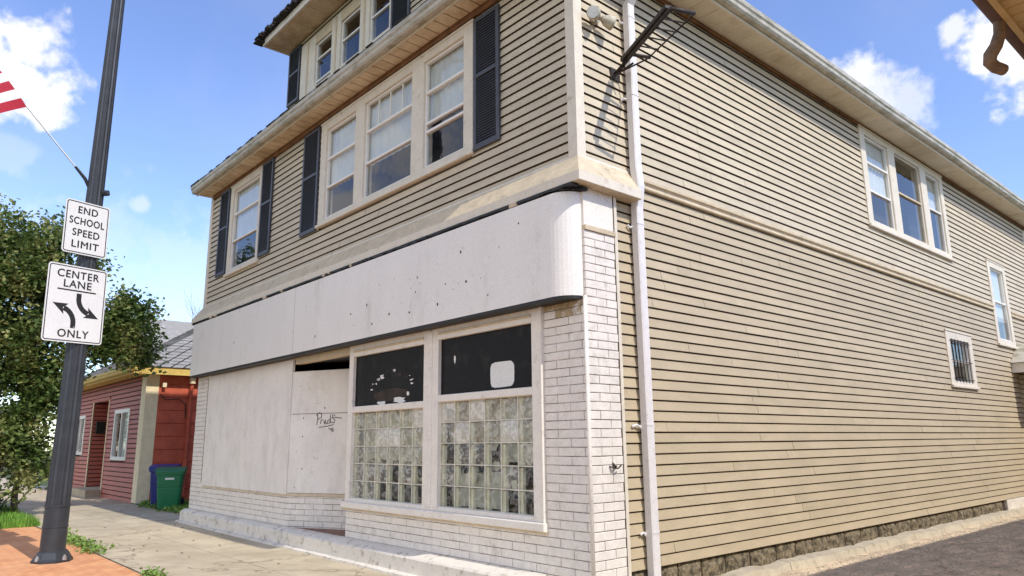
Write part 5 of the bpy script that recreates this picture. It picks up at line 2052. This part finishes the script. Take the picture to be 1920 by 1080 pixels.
def weeds(pts, n, name, lab, sz=0.035):
    vs, fs = [], []
    for _ in range(n):
        (x0, y0, s_) = random.choice(pts)
        o = Vector((x0 + random.gauss(0, s_), y0 + random.gauss(0, s_ * .5), abs(random.gauss(0, .04))))
        d = Vector((random.gauss(0, 1), random.gauss(0, 1), random.gauss(.3, .5))).normalized()
        n_ = Vector((random.gauss(0, .6), random.gauss(0, .6), 1)).normalized()
        sd = d.cross(n_).normalized()
        L_ = sz * random.uniform(.6, 1.6)
        i = len(vs)
        vs += [o, o + d * L_ * .5 + sd * L_ * .4, o + d * L_, o + d * L_ * .5 - sd * L_ * .4]
        fs.append((i, i + 1, i + 2, i + 3))
    me = bpy.data.meshes.new(name)
    me.from_pydata([tuple(v) for v in vs], [], fs)
    me.materials.append(M['weed'])
    o = bpy.data.objects.new(name, me)
    COL.objects.link(o)
    o['kind'] = 'stuff'
    return tag(o, lab, 'weeds')


weeds([(-11.0 + k * .42, -2.5 + random.uniform(-.05, .05), .18) for k in range(9)], 900, 'weeds', 'light green weeds in the joint between sidewalk and bricks beside the pole', 0.048)
weeds([(-4.95, -2.5, .10), (-4.7, -2.48, .08)], 260, 'weeds', 'small weed clump at the bottom edge of the sidewalk')
weeds([(-15.9 + k * .5, 0.5, .2) for k in range(9)], 1500, 'weeds', 'leafy weeds round the feet of the bins', 0.07)
# fallen leaves and grit on the walk
vs, fs = [], []
for _ in range(28):
    x0, y0 = random.uniform(-13, -2), random.uniform(-2.4, -.35)
    r_ = random.uniform(.012, .035)
    a = random.uniform(0, 6.28)
    i = len(vs)
    vs += [(x0 + r_ * math.cos(a), y0 + r_ * math.sin(a), .008), (x0 - r_ * .5 * math.sin(a), y0 + r_ * .5 * math.cos(a), .02), (x0 - r_ * math.cos(a), y0 - r_ * math.sin(a), .008), (x0 + r_ * .5 * math.sin(a), y0 - r_ * .5 * math.cos(a), .012)]
    fs.append((i, i + 1, i + 2, i + 3))
me = bpy.data.meshes.new('leaf_litter')
me.from_pydata(vs, [], fs)
me.materials.append(M['curtain_dark'])
o = bpy.data.objects.new('leaf_litter', me)
COL.objects.link(o)
o['kind'] = 'stuff'
tag(o, 'dry leaves scattered over the sidewalk', 'leaves')

vs, fs = [], []
for _ in range(5200):
    x0, y0 = 0.28 + abs(random.gauss(0, 1.1)), random.uniform(2.0, 17)
    r_ = random.uniform(.006, .022)
    z0 = -.028
    a = random.uniform(0, 6.28)
    i = len(vs)
    for k in range(4):
        q = a + k * math.pi / 2
        vs.append((x0 + r_ * math.cos(q) * random.uniform(.7, 1.2), y0 + r_ * math.sin(q), z0))
    vs.append((x0, y0, z0 + r_ * .8))
    fs += [(i, i + 1, i + 4), (i + 1, i + 2, i + 4), (i + 2, i + 3, i + 4), (i + 3, i, i + 4)]
me = bpy.data.meshes.new('gravel')
me.from_pydata(vs, [], fs)
me.materials.append(M['kerb_pale'])
o = bpy.data.objects.new('gravel', me)
COL.objects.link(o)
o['kind'] = 'stuff'
tag(o, 'loose gravel scattered on the alley ground', 'gravel')
